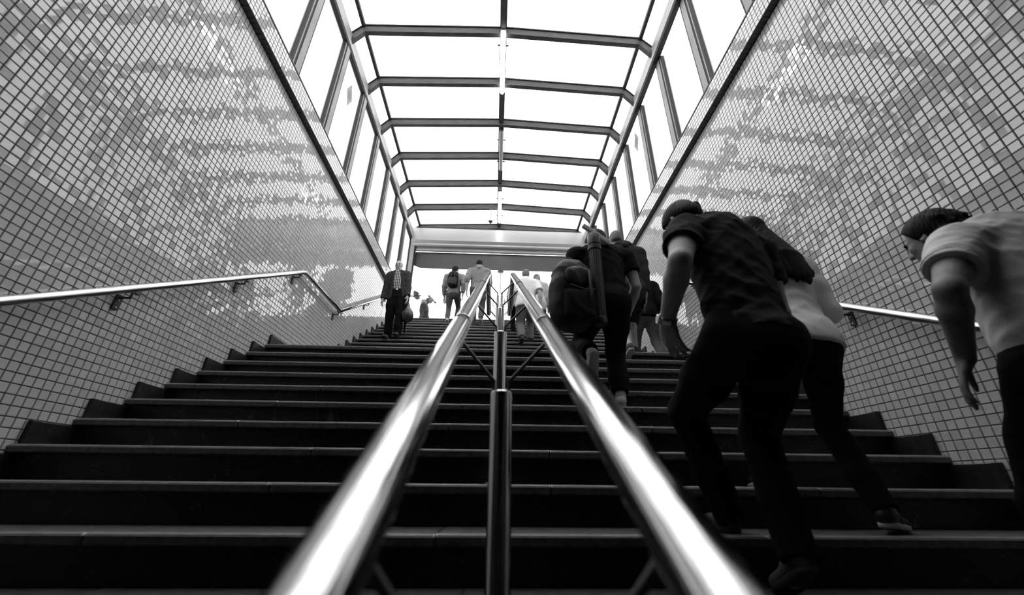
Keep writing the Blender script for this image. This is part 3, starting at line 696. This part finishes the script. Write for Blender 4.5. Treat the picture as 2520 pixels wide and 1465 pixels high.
        f.disp(folds(bottom.get('fold', .007), [(9, 5, 38), (-7, 6, 30), (22, 12, 16)], seed + 5))
        link('trousers' if not bottom.get('short') else 'shorts', f.mesh('trousers'), M[bottom['m']], t)
        if bottom.get('belt'):
            f = Field(min(vox, .012)); torso(f, inf * .6 + .006); f.clip(wz, up); f.clip(wz - up * .035, -up); bl = link('belt', f.mesh('belt'), M['shoe_dark'], t)
            bc = wz - up * .030 + fw * ((wd[1] * H * fat + .012) * .70 + .012); MB().bbox((-.024, -.005, -.018), (.024, .005, .018), .003).build('buckle', M['watch'], bl, tuple(bc))
    if top:
        f = Field(vox); inf = top.get('infl', .014); hem = top.get('hem', -.06)
        torso(f, inf)
        if top.get('long', 0): f.cone(hip, hip - V3(0, 0, 1) * top['long'], .098 * H * fat + inf, .1 * H * fat + inf, .05, fw, .74)
        f.clip(hip + up * hem * s, -up); f.clip(neck + up * top.get('collar', .028) * s - fw * 0, up * 1 + fw * .25)
        for sd, sg in (('L', -1), ('R', 1)):
            e, wv = ARM[sd][:2]; sj = SJ[sd]; sl = top.get('sleeve', .55)
            if top.get('bare') == sd: sl = .25
            if sl < 1: f.cone(sj, sj + (e - sj) * sl, .038 * H * fat ** .5 + inf, .036 * H * fat ** .5 + inf * 1.1, .04, flat=True)
            else:
                x = sl - 1; am = sj + (e - sj) * .5; f.cone(sj, am, .038 * H * fat ** .5 + inf, .033 * H + inf, .04); f.cone(am, e, .033 * H + inf, .028 * H + inf, .03); f.cone(e, e + (wv - e) * x, .028 * H + inf, .022 * H + inf, .02, flat=True)
        f.disp(folds(top.get('fold', .010), top.get('dirs', [(14, 10, 26), (-18, 8, 22), (30, 10, 14)]), seed))
        if top.get('open'):    # an open jacket front
            a0 = hip + up * (TL * .97) + fw * .16; f.cone(a0, hip + fw * .2 - up * .3, .075, .15, .01, None, 1, False, 's')
        tm = link(top.get('name', 'shirt'), f.mesh('shirt'), M[top['m']], t)
        if top.get('hood'):
            f = Field(vox); f.ell(neck - fw * .06 * s + up * .0, V3(.12, .07, .06) * s, np.stack([sr, fw, up], 1), .03); f.cone(neck - sr * .09 * s + fw * .02, neck - fw * .11 * s - up * .05, .035 * s, .04 * s, .03); f.cone(neck + sr * .09 * s + fw * .02, neck - fw * .11 * s - up * .05, .035 * s, .04 * s, .03)
            link('hood', f.mesh('hood'), M[top['m']], tm)
        if top.get('collar_ring'):
            MB().tube([neck + up * .012 * s + (sr * math.cos(a) * .062 + fw * math.sin(a) * .058 + up * (-.02 * math.sin(a))) * s for a in np.linspace(0, 2 * math.pi, 17)], .011 * s, 8, False).build('collar', M[top['m']], tm, smooth=True)
        if top.get('cuffband'):
            for sd in ('L', 'R'):
                e, wv = ARM[sd][:2]; sj = SJ[sd]; c = sj + (e - sj) * top['sleeve']; d = unit(e - sj)
                MB().lathe([(.0355 * H + inf, -.012), (.0368 * H + inf, -.009), (.0368 * H + inf, .007), (.0355 * H + inf, .010), (.032 * H, .010), (.032 * H, -.012)], c, 26, d).build('sleeve_hem', M[top['m']], tm, smooth=True)
        if top.get('under'):
            f = Field(min(vox, .014)); torso(f, .006); f.clip(hip + up * .06, -up); f.clip(neck + up * .03, up); link('undershirt', f.mesh('undershirt'), M[top['under']], t)
            f = Field(min(vox, .012)); f.cone(neck + up * .012, neck + up * .03, .04 * H, .036 * H, .01); f.clip(neck + up * .035 + fw * .05, up); link('collar', f.mesh('collar'), M['cloth_char'], t)
    if shoes:
        for sd, sg in (('L', -1), ('R', 1)):
            kn, ank, heel, fd, fu = LEG[sd]; fr = np.cross(fd, fu); L = .27 * s; v2 = min(vox, .012)
            f = Field(v2); f.cone(heel + fd * .02 * s + fu * .045 * s, heel + fd * .1 * s + fu * .045 * s, .036 * s, .038 * s, .02, fu, 1.15); f.cone(heel + fd * .1 * s + fu * .04 * s, heel + fd * (L - .06) + fu * .032 * s, .04 * s, .043 * s, .02, fu, .75); f.cone(heel + fd * (L - .06) + fu * .03 * s, heel + fd * (L - .03) + fu * .026 * s, .043 * s, .034 * s, .02, fu, .6)
            f.cone(heel + fd * .03 * s + fu * .06 * s, ank + fu * shoes.get('high', .0), .036 * s, .038 * s, .02); f.clip(heel + fu * .012, -fu); f.clip(ank + fu * (.012 + shoes.get('high', 0)), fu)
            so = link('shoe', f.mesh('shoe'), M[shoes['m']], t)
            f = Field(v2 * .8); f.cone(heel + fd * .03 * s + fu * .014, heel + fd * (L - .075) + fu * .014, .037 * s, .047 * s, .01, fu, 1.0); f.cone(heel + fd * (L - .075) + fu * .014, heel + fd * (L - .03) + fu * .014, .047 * s, .036 * s, .01, fu, 1); f.clip(heel + fu * .0, -fu); f.clip(heel + fu * .026, fu); link('sole', f.mesh('sole'), M[shoes['sole']], so)
    if hair:
        f = Field(min(vox, .012) if vox < .03 else vox); hi_ = hair.get('infl', .012)
        if hair.get('scarf'):
            f.ell(hp(0, -.008, .025), V3(.088, .108, .10) * s, RH, .03); f.cone(hp(0, -.03, -.05), neck - up * .02 - fw * .01, .085 * s, .11 * s, .04); f.ell(neck - up * .03 + fw * .02, V3(.13, .10, .06) * s, None, .04)
            f.ell(hp(0, .10, -.01), V3(.055, .06, .085) * s, RH, .02, 's'); f.disp(folds(.010, [(10, 12, 40), (20, 10, 30)], seed))
            link('headscarf', f.mesh('headscarf'), M[hair['m']], t)
        else:
            f.ell(hp(0, -.014, .030), V3(.074 + hi_, .094 + hi_, .086 + hi_) * s, RH, .02)
            if hair.get('nape', 1): f.ell(hp(0, -.060, -.030), V3(.066, .05, .06) * s, RH, .03)
            if hair.get('quiff'): f.ell(hp(0, .035, .105), V3(.06, .06, .03) * s, RH, .03)
            fp0 = hair.get('line', .045)
            f.clip(hp(0, fp0, .05), RH[:, 1] * .88 - RH[:, 2] * .47)
            f.clip(hp(0, -.02, hair.get('low', -.05)), -RH[:, 2] + .15 * RH[:, 1])
            if hair.get('bald'): f.ell(hp(0, .03, .11), V3(.085, .10, .07) * s, RH, .02, 's')
            if hair.get('bun'):
                bc = hp(*hair['bun']); f.ell(bc, V3(.034, .034, .03) * s, RH, .012); f.ell(bc - RH[:, 1] * .012 + RH[:, 2] * .008, V3(.024, .026, .022) * s, RH, .006)
            if hair.get('shag'):
                for j in range(26):
                    a = rng.uniform(-1.25, 1.25); z0 = rng.uniform(-.055, .06); p = hp(.080 * math.sin(a), -.012 - .098 * math.cos(a), z0); q = p + (RH[:, 0] * .02 * math.sin(a) - RH[:, 1] * rng.uniform(.02, .05) - RH[:, 2] * rng.uniform(.02, .045)) * s; f.cone(p, q, .018 * s, .004 * s, .012)
            if hair.get('long'):
                Lh = hair['long']; c0 = hp(0, -.06, -.02)
                bk = lambda z: shc - fw * (.135 * s) - up * z
                for j in range(27):
                    u_ = (j - 13) / 13.0; p0_ = hp(u_ * .078, -.045 - .03 * (1 - u_ * u_), .03 - .02 * abs(u_)); p1_ = bk(.02) + sr * u_ * .100 * s + fw * .03 * u_ * u_; p2_ = bk(Lh * (1 - .22 * rng.uniform(0, 1))) + sr * (u_ * .118 + rng.uniform(-.006, .006)) * s
                    f.cone(p0_, p1_, .030 * s, .026 * s, .012); f.cone(p1_, (p1_ * .25 + p2_ * .75), .026 * s, .016 * s, .010); f.cone((p1_ * .25 + p2_ * .75), p2_, .016 * s, .005 * s, .008)
                f.disp(folds(.006, [(70, 10, 6), (50, 30, 4)], 3))
            f.disp(folds(.004, [(45, 20, 30), (20, 50, 25)], seed + 9))
            link('hair', f.mesh('hair'), M[hair['m']], t)
            if hair.get('beard'):
                f = Field(min(vox, .012)); f.ell(hp(0, .045, -.075), V3(.045, .05, .035) * s, RH, .02); f.clip(hp(0, .0, -.055), RH[:, 2]); link('beard', f.mesh('beard'), M[hair['m']], t)
    if face:
        for sg in (-1, 1):
            e_ = MB().lathe([(.001, -.011), (.008, -.008), (.011, 0), (.008, .008), (.001, .011)], hp(sg * .031, .078, -.003), 12).build('eye', M['black'], t, smooth=True)
            MB().tube([hp(sg * .014, .094, .016), hp(sg * .032, .091, .021), hp(sg * .05, .078, .015)], [.004 * s, .0055 * s, .003 * s], 8).build('eyebrow', M[face], t, smooth=True)
    return t, dict(ARM=ARM, LEG=LEG, up=up, fw=fw, sr=sr, neck=neck, hip=hip, shc=shc, SJ=SJ, hp=hp, s=s)

def rel(root, p): return tuple(np.array(p, float) - np.array(root, float))
# ---- the big man in the dark t-shirt
R1 = (1.05, 1.62, ground(1.62))
def q1(*p): return rel(R1, p)
t1, i1 = person('man in dark t-shirt and black trousers bending forward, hair bun, watch on his wrist', R1, 0, 1.86, hip=q1(1.03, 1.50, .54), neck=q1(1.065, 1.61, 1.15), head=q1(1.0, 1.79, 1.315), hpitch=-.75, hyaw=.25,
    feet=dict(L=q1(1.03, 1.93, ground(1.98)) + (0, -4), R=q1(1.08, 1.58, ground(1.7) + .10) + (-24, -8)), hands=dict(L=q1(.735, 1.60, .655), R=q1(1.20, 1.92, .72)), poles=dict(L=(-.25, -1, .1)), kpoles=dict(L=(-.35, 1, .1), R=(.2, 1, .1)),
    hdir=dict(L=(.3, .35, -.9)), palm=dict(L=(.75, .4, .5)), curl=.75, vox=.0085, fat=1.04, skin='skin', sho=.205, shyaw=.25,
    top=dict(m='tee_dark', sleeve=.52, infl=.014, hem=-.015, fold=.020, dirs=[(10, 8, 30), (-16, 10, 24), (24, 6, 20)], cuffband=1, collar_ring=1, name='t_shirt'), bottom=dict(m='jeans_black', infl=.010, r=1.05, len=.045), shoes=dict(m='shoe_grey', sole='sole_dark'),
    hair=dict(m='hair_dark', bun=(.075, -.085, .055), nape=1, low=-.1), seed=3)
e, wv = i1['ARM']['L'][:2]; d = unit(wv - e); c = wv - d * .012
wt = MB().lathe([(.036, -.014), (.039, -.012), (.039, .012), (.036, .014), (.030, .014), (.030, -.014)], c, 28, d).build('watch', M['watch'], t1, smooth=True)
for j in range(14):
    a = j * 2 * math.pi / 14; ax = unit(np.cross(d, [0, 0, 1.])); ay = np.cross(d, ax); pc = c + (ax * math.cos(a) + ay * math.sin(a)) * .0395
    MB().lathe([(.0085, -.0025), (.0085, .0025)], pc, 6, ax * math.cos(a) + ay * math.sin(a)).build('link', M['watch'], wt)
n_ = unit(np.cross(d, [0, 1., 0])); n_ = n_ if n_[0] < 0 else -n_
MB().lathe([(.021, 0), (.021, .008), (.017, .011), (.016, .010)], c + n_ * .036, 24, n_).build('dial', M['watch'], wt, angle=40)
kn_, th_ = i1['ARM']['L'][2:]
MB().lathe([(.0108, -.004), (.0118, 0), (.0108, .004)], kn_ - th_ * .011 + unit((.3, .35, -.9)) * .012 + np.array([.75, .4, .5]) * .006, 16, unit((.45, .45, -.7))).build('ring', M['watch'], t1, smooth=True)
# ---- woman with long hair
R2 = (1.68, 2.03, ground(2.03))
def q2(*p): return rel(R2, p)
person('woman with long dark hair, loose white top and black trousers beside the dark-shirted man', R2, 0, 1.72, hip=q2(1.61, 1.97, .71), neck=q2(1.65, 2.08, 1.29), head=q2(1.61, 2.13, 1.475), hpitch=-.2, hyaw=.15, hroll=.0,
    feet=dict(L=q2(1.52, 2.28, ground(2.3)), R=q2(1.68, 1.90, ground(1.95) + .028) + (-6, -52)), hands=dict(L=q2(1.54, 2.25, .86), R=q2(1.80, 2.27, .88)), poles=dict(R=(.25, -1, 0)), vox=.010, female=True, skin='skin_pale',
    top=dict(m='cloth_white', sleeve=1.85, infl=.020, hem=-.065, long=.12, fold=.014, name='blouse'), bottom=dict(m='jeans_black', infl=.009, r=.92, fold=.004), shoes=dict(m='shoe_dark', sole='sole_white'), hair=dict(m='hair_dark', long=.24, infl=.02, low=-.09), seed=8)
# ---- man at the right edge
R3 = (1.95, 1.22, ground(1.29))
def q3(*p): return rel(R3, p)
person('dark-haired man in pale t-shirt at the right edge, bare arm hanging, face in profile', R3, 0, 1.76, hip=q3(1.93, 1.24, .35), neck=q3(1.985, 1.27, .93), head=q3(2.0, 1.49, 1.06), hpitch=-.18, hyaw=.15,
    feet=dict(L=q3(1.86, 1.33, ground(1.36)), R=q3(2.07, 1.00, ground(1.1) + .055) + (-12,)), hands=dict(L=q3(1.675, 1.33, .43), R=q3(2.30, 1.12, .42)), poles=dict(L=(-.9, -.6, 0)), hdir=dict(L=(-.12, .35, -.9)), palm=dict(L=(.6, -.6, -.2)), curl=.5,
    vox=.0085, skin='skin_dark', sho=.20, fat=1.16, top=dict(m='tee_light', sleeve=.55, infl=.016, hem=-.0, fold=.017, cuffband=1, collar_ring=1, name='t_shirt'), bottom=dict(m='jeans_black', infl=.012, belt=0), shoes=dict(m='shoe_dark', sole='sole_dark'),
    hair=dict(m='hair_dark', infl=.016, shag=1, nape=1, line=.05, low=-.075), face='hair_dark', seed=12)
# ---- man with backpack and poster tube
R4 = (.93, 3.15, ground(3.2))
def q4(*p): return rel(R4, p)
t4, i4 = person('man in black clothes climbing with a backpack and a poster tube on his back', R4, 0, 1.80, hip=q4(.93, 3.10, 1.45), neck=q4(.94, 3.20, 2.02), head=q4(.95, 3.29, 2.16), hpitch=-.35,
    feet=dict(L=q4(.76, 2.96, .95) + (-58,), R=q4(.97, 3.10, ground(3.2))), hands=dict(L=q4(.66, 3.45, 1.6), R=q4(1.2, 3.38, 1.45)), kpoles=dict(L=(-.15, 1, -.3)), vox=.013, fat=1.08, sho=.235,
    top=dict(m='cloth_black', sleeve=.55, infl=.016, hem=-.05, fold=.016, name='t_shirt', collar_ring=1), bottom=dict(m='jeans_black', infl=.014, r=1.1, len=-.03), shoes=dict(m='shoe_white', sole='sole_white'), hair=dict(m='hair_dark'), seed=4)
pt = tag(empty('poster_tube', (.82, 2.96, 1.17)), 'long ribbed black plastic poster tube on the back of the man with backpack', 'tube')
def ribbed(r, n=48): return [(r + (.0025 if k % 2 else 0)) for k in range(n)]
ax = unit(np.array([.015, .03, .86]))
MB().lathe([(.050, .06), (.050, .72)], (0, 0, 0), 40, ax).build('barrel', M['tube_plastic'], pt, angle=30)
for j in range(18):
    a = j * 2 * math.pi / 18; o_ = np.array([math.cos(a), math.sin(a), 0]) * .0502
    MB().tube([o_ + ax * .065, o_ + ax * .715], .0035, 6).build('rib', M['tube_plastic'], pt)
MB().lathe([(.052, .0), (.056, .012), (.056, .05), (.053, .062)], (0, 0, 0), 40, ax).build('bottom_cap', M['tube_plastic'], pt, angle=30)
MB().lathe([(.056, .70), (.060, .705), (.060, .725), (.055, .73), (.055, .755), (.060, .76), (.060, .775), (.055, .78), (.056, .86), (.050, .872), (.02, .874)], (0, 0, 0), 40, ax).build('top_cap', M['tube_plastic'], pt, angle=30)
MB().tube([ax * .8 + np.array([.04, .02, 0]), (.10, .22, .93), (.08, .36, .75), (.0, .32, .4), ax * .15 + np.array([.03, .05, 0])], .009, 8).build('strap', M['strap'], pt, smooth=True)
bar = MB().bbox((-.15, -.02, -.018), (.15, .02, .018), .004).build('drawing_ruler', M['white'], None, (.88, 3.045, 2.085)); bar.rotation_euler = (.2, .62, .1)
tag(bar, 'flat white bar slung behind the poster tube at the neck of the man', 'ruler')
def backpack(loc, s, label, body_m, rz=0, tilt=0, pocket='bag_black'):
    t = tag(empty('backpack', loc, rz), label, 'backpack'); t.rotation_euler = (tilt, 0, rz)
    f = Field(.014 * s); f.sup((0, .0, -.02 * s), V3(.165, .105, .25) * s, None, .05, 'u', 3.2); f.ell((0, -.01 * s, .18 * s), V3(.12, .085, .09) * s, None, .05); f.disp(folds(.016 * s, [(14, 10, 18), (-16, 8, 14), (30, 10, 10)], 4)); link('body', f.mesh('bag'), M[body_m], t)
    f = Field(.012 * s); f.sup((0, -.115 * s, -.11 * s), V3(.125, .055, .125) * s, None, .05, 'u', 3.); f.disp(folds(.010 * s, [(14, 10, 22)], 5)); link('front_pocket', f.mesh('pocket'), M[pocket], t)
    f = Field(.012 * s); f.sup((0, -.10 * s, .11 * s), V3(.11, .05, .075) * s, None, .05, 'u', 3.); f.disp(folds(.008 * s, [(24, 10, 12)], 8)); link('upper_pocket', f.mesh('pocket'), M[body_m], t)
    MB().tube([V3(-.10, -.155, .02) * s, V3(0, -.172, .0) * s, V3(.10, -.155, .02) * s], .004 * s, 6).build('zip', M['strap'], t, smooth=True)
    for sg in ((-1, 1) if pocket == 'bag_black' else (1,)):
        MB().tube([V3(sg * .07, .08, .22) * s, V3(sg * .08, .13, .30) * s, V3(sg * .09, .22, .30) * s, V3(sg * .11, .27, .10) * s, V3(sg * .10, .18, -.14) * s, V3(sg * .08, .09, -.18) * s], .018 * s, 8).build('shoulder_strap', M['strap'], t, smooth=True)
        MB().tube([V3(sg * .05, -.150, .16) * s, V3(sg * .05, -.172, .0) * s, V3(sg * .05, -.178, -.08) * s], .007 * s, 6).build('buckle_strap', M['strap'], t, smooth=True)
    MB().tube([V3(-.035, .05, .27) * s, V3(-.02, .05, .315) * s, V3(.02, .05, .315) * s, V3(.035, .05, .27) * s], .009 * s, 8).build('grab_loop', M['strap'], t, smooth=True)
    return t
backpack((.60, 2.96, 1.42), 1.14, 'bulging black backpack hanging off the left shoulder next to the poster tube', 'bag_black', .35, .12, 'bag_grey')
# ---- balding man in hoodie
R5 = (1.58, 4.4, ground(4.4))
def q5(*p): return rel(R5, p)
t5, i5 = person('balding man in dark hoodie and shorts, ahead of the man with the poster tube', R5, 0, 1.80, hip=q5(1.60, 4.38, 2.22), neck=q5(1.60, 4.44, 2.84), head=q5(1.55, 4.48, 2.99), hyaw=-.2, hpitch=-.1,
    feet=dict(L=q5(1.50, 4.22, ground(4.4) + .10) + (-22,), R=q5(1.68, 4.62, ground(4.7))), hands=dict(L=q5(1.38, 4.62, 2.2), R=q5(1.82, 4.42, 2.12)), hdir=dict(R=(0, .3, -1)), vox=.016, fat=1.08,
    top=dict(m='cloth_char', sleeve=1.95, infl=.022, hem=-.05, fold=.014, hood=1, name='hoodie'), bottom=dict(m='cloth_char', short=.35, infl=.02, r=1.2), shoes=dict(m='shoe_grey', sole='sole_white'), hair=dict(m='hair_grey', bald=1, infl=.008), seed=21)
ph = MB().bbox((-.036, -.005, -.072), (.036, .005, .072), .004).build('phone', M['black'], None, (1.80, 4.46, 2.02)); ph.rotation_euler = (.2, .2, .9); tag(ph, 'dark phone in the lowered hand of the man in the hoodie', 'phone')
# ---- man in dark jacket at the right wall
R6 = (2.20, 5.55, ground(5.5))
def q6(*p): return rel(R6, p)
person('person in dark jacket and grey jeans on the landing close to the right tiled wall', R6, 0, 1.76, hip=q6(2.20, 5.52, 2.38), neck=q6(2.22, 5.57, 2.95), head=q6(2.20, 5.62, 3.09), feet=dict(L=q6(2.06, 5.7, ground(5.6)), R=q6(2.36, 5.3, ground(5.3) + .05) + (-10,)),
    hands=dict(L=q6(1.95, 5.75, 2.4), R=q6(2.42, 5.72, 2.42)), vox=.02, fat=1.05, top=dict(m='cloth_black', sleeve=1.95, infl=.024, hem=-.10, long=.1, name='jacket'), bottom=dict(m='jeans_grey', infl=.012), shoes=dict(m='shoe_dark', sole='sole_white'), hair=dict(m='hair_dark'), seed=31)
# ---- old man coming down
zo = ground(7.5); R7 = (-2.03, 7.5, zo)
t7, i7 = person('white-haired man in blazer and plaid shirt walking down with a bag in his hand', R7, math.pi, 1.72, hip=(0, 0, .92), neck=(.05, .0, 1.47), head=(.06, .03, 1.61), hpitch=-.12, feet=dict(L=(-.10, .02, 0), R=(.11, -.12, ground(7.8) - zo)), hands=dict(L=(-.22, .10, .80), R=(.29, .04, .74)), sho=.175,
    vox=.012, fat=1.05, skin='skin', top=dict(m='blazer', sleeve=1.95, infl=.024, hem=-.09, long=.13, fold=.010, open=1, under='plaid', name='blazer'), bottom=dict(m='jeans_black', infl=.018, r=1.15, belt=1, waist=.13), shoes=dict(m='shoe_dark', sole='sole_dark'),
    hair=dict(m='hair_white', bald=1, infl=.007, nape=0), face='hair_grey', seed=41)
f = Field(.012); f.ell((0, 0, -.26), V3(.125, .10, .15), None, .05); f.cone((0, 0, 0), (0, 0, -.14), .018, .06, .05); f.disp(folds(.012, [(30, 20, 6), (40, 10, 8)], 6))
hl = np.array([2.03, -7.5, 0]); pb = tag(link('carrier_bag', f.mesh('carrier_bag'), M['plastic_bag'], None, (-1.77, 7.40, zo + .72)), 'knotted dark plastic carrier bag in the white-haired man\'s hand', 'bag')
um = tag(empty('umbrella', (-1.80, 7.46, zo + .05)), 'thin closed black umbrella below the carrier bag', 'umbrella')
MB().lathe([(.004, 0), (.006, .06), (.016, .1), (.026, .38), (.02, .5), (.01, .53)], (0, 0, 0), 14, (-.02, .0, 1)).build('canopy', M['cloth_black'], um, smooth=True); MB().tube([(0, 0, .5), (-.012, 0, .62), (-.012, 0, .68)], .009, 8).build('handle', M['black'], um)
# ---- far figures
def walker(label, x, y, H, top, bottom, shoes, hair, lead='L', stride=.16, heading=0, fat=1.0, lean=.05, vox=.02, hx=.25, hz=.5, female=False, hyaw=0, seed=1, arms=None, skin='skin', step=True):
    z0 = ground(y); other = 'R' if lead == 'L' else 'L'; sg = -1 if lead == 'L' else 1; fy = .3 if step else .22
    zf = (ground(y + fy) - z0) if step else 0
    feet = {lead: (sg * .09, fy - .05, zf), other: (-sg * .09, -.16, .10, -22)}
    hd = arms or dict(L=(-hx, .05 + .1 * sg, hz * H), R=(hx, .05 - .1 * sg, hz * H))
    return person(label, (x, y, z0), heading, H, hip=(0, .0, .525 * H), neck=(0, lean, .525 * H + .325 * H), head=(0, lean + .035, .93 * H), hyaw=hyaw, feet=feet, hands=hd, vox=vox, fat=fat, top=top, bottom=bottom, shoes=shoes, hair=hair, female=female, seed=seed, skin=skin)
t9, i9 = walker('young man in pale jacket with a small backpack, near the top step', -1.17, 9.60, 1.78, dict(m='hoodie', sleeve=1.9, infl=.02, hem=-.08, name='jacket'), dict(m='jeans_grey', infl=.008, r=.95), dict(m='shoe_white', sole='sole_white'), dict(m='hair_dark', quiff=1), 'R', hyaw=-.5, seed=51)
backpack((-1.19, 9.45, ground(9.6) + 1.25), .88, 'small dark backpack on the young man near the top step', 'bag_grey')
walker('man in light hooded sweatshirt and dark jeans with sleeves pushed up, on the upper flight', -.50, 9.05, 1.86, dict(m='hoodie', sleeve=1.35, infl=.022, hem=-.05, hood=1, fold=.014, name='hoodie'), dict(m='jeans_grey', infl=.010), dict(m='shoe_dark', sole='sole_white'), dict(m='hair_dark', low=-.02), 'L', fat=1.06, hx=.28, seed=52)
walker('man in short-sleeved white shirt and khaki trousers behind the right rail', .56, 7.25, 1.70, dict(m='cloth_white', sleeve=.8, infl=.024, hem=-.10, long=.06, fold=.014, collar_ring=1, name='shirt'), dict(m='khaki', infl=.018, r=1.12), dict(m='shoe_dark', sole='sole_dark'), dict(m='hair_grey', infl=.008), 'R', fat=1.10, hx=.29, seed=53)
walker('short dark-haired person in dark trousers just left of the white-shirted man', .46, 8.42, 1.55, dict(m='cloth_grey', sleeve=1.9, infl=.016, hem=-.08, name='top'), dict(m='jeans_black', infl=.006), dict(m='shoe_dark', sole='sole_white'), dict(m='hair_dark', infl=.016), 'L', female=True, hx=.2, seed=54)
walker('woman in patterned headscarf and pale coat just right of the white-shirted man', .86, 7.95, 1.62, dict(m='cloth_cream', sleeve=1.9, infl=.03, hem=-.2, long=.26, name='coat'), dict(m='cloth_black', infl=.014), dict(m='shoe_dark', sole='sole_dark'), dict(m='scarf', scarf=1), 'L', female=True, seed=55)
walker('woman with shawl and dark coat crossing the street at the top of the stairs', -2.38, 12.3, 1.60, dict(m='cloth_char', sleeve=1.9, infl=.03, hem=-.2, long=.3, name='coat'), dict(m='cloth_black', infl=.012), dict(m='shoe_dark', sole='sole_dark'), dict(m='scarf', scarf=1), 'L', heading=math.pi * .5, female=True, seed=56, step=False, fat=1.3)

# ---------------------------------------------------------------- pigeons, street lamp
def pigeon(loc, rz, label, m_, wl, wr, pitch=0):
    t = tag(empty('pigeon', loc, rz), label, 'pigeon', 'pigeons in flight'); t.rotation_euler = (pitch, 0, rz)
    f = Field(.012); f.ell((0, 0, 0), (.05, .11, .05), None, .03); f.ell((0, .13, .035), (.026, .032, .027), None, .03); f.cone((0, .08, .01), (0, .125, .03), .035, .024, .03); link('body', f.mesh('body'), M[m_], t)
    MB().lathe([(.009, 0), (.002, .025)], (0, .158, .032), 8, (0, 1, -.2)).build('beak', M['black'], t)
    MB().prism([(-.02, -.09), (.02, -.09), (.05, -.21), (-.05, -.21)], 2, -.006, .006).build('tail', M[m_], t)
    for sg, (a, bd) in ((-1, wl), (1, wr)):
        def P(r, u, th):   # r along the wing, u along the body
            x1 = min(r, .14); x2 = r - x1
            return (sg * (.03 + x1 * math.cos(a) + x2 * math.cos(a + bd)), u, .02 + x1 * math.sin(a) + x2 * math.sin(a + bd) + th)
        rs = [0, .07, .14, .21, .28, .32]; le = [.07, .10, .12, .10, .05, .0]; te = [-.07, -.08, -.07, -.06, -.05, -.03]; V = []; F = []
        for th in (.004, -.004):
            for r, l, e2 in zip(rs, le, te): V += [P(r, l, th), P(r, (l + e2) / 2, th * 1.6), P(r, e2, th * .4)]
        n = len(rs) * 3
        for i in range(len(rs) - 1):
            for j in range(2): F += [(i * 3 + j, i * 3 + j + 1, i * 3 + j + 4, i * 3 + j + 3), (n + i * 3 + j, n + i * 3 + j + 3, n + i * 3 + j + 4, n + i * 3 + j + 1)]
            for j in (0, 2): F.append((i * 3 + j, (i + 1) * 3 + j, n + (i + 1) * 3 + j, n + i * 3 + j) if j == 0 else (i * 3 + j, n + i * 3 + j, n + (i + 1) * 3 + j, (i + 1) * 3 + j))
        F += [(0, n, n + 1, 1), (1, n + 1, n + 2, 2), (n - 3, n - 2, 2 * n - 2, 2 * n - 3), (n - 2, n - 1, 2 * n - 1, 2 * n - 2)]
        link('wing', mesh('wing', V, F, True), M[m_], t)
pigeon((-2.25, 12.5, 5.74), 2.2, 'grey pigeon with wings lowered, flying above the woman with the shawl', 'pigeon_grey', (-1.0, -.3), (-.2, -.9), .5)
pigeon((-1.72, 12.6, 5.86), 1.3, 'pale pigeon flapping beyond the young man with the small backpack', 'pigeon_pale', (-1.2, -.2), (.2, .2), .2)
pigeon((-2.78, 12.5, 5.83), -1.5, 'grey pigeon gliding beyond the white-haired man', 'pigeon_grey', (.05, 0), (.05, 0), 0)
lp = tag(empty('street_lamp', (.10, 18, TOP_Z)), 'street lamp with a mushroom-shaped head seen between the rails', 'street lamp')
MB().tube([(0, 0, 0), (0, 0, 3), (0, 0, 5.9)], [.06, .04, .03], 12).build('pole', M['frame'], lp, angle=40)
MB().lathe([(.02, 6.12), (.06, 6.08), (.13, 5.98), (.155, 5.86), (.15, 5.84), (.05, 5.84)], (0, 0, 0), 24).build('lamp_head', M['fascia'], lp, smooth=True); MB().lathe([(.012, 6.1), (.02, 6.16), (.004, 6.2)], (0, 0, 0), 10).build('finial', M['fascia'], lp)
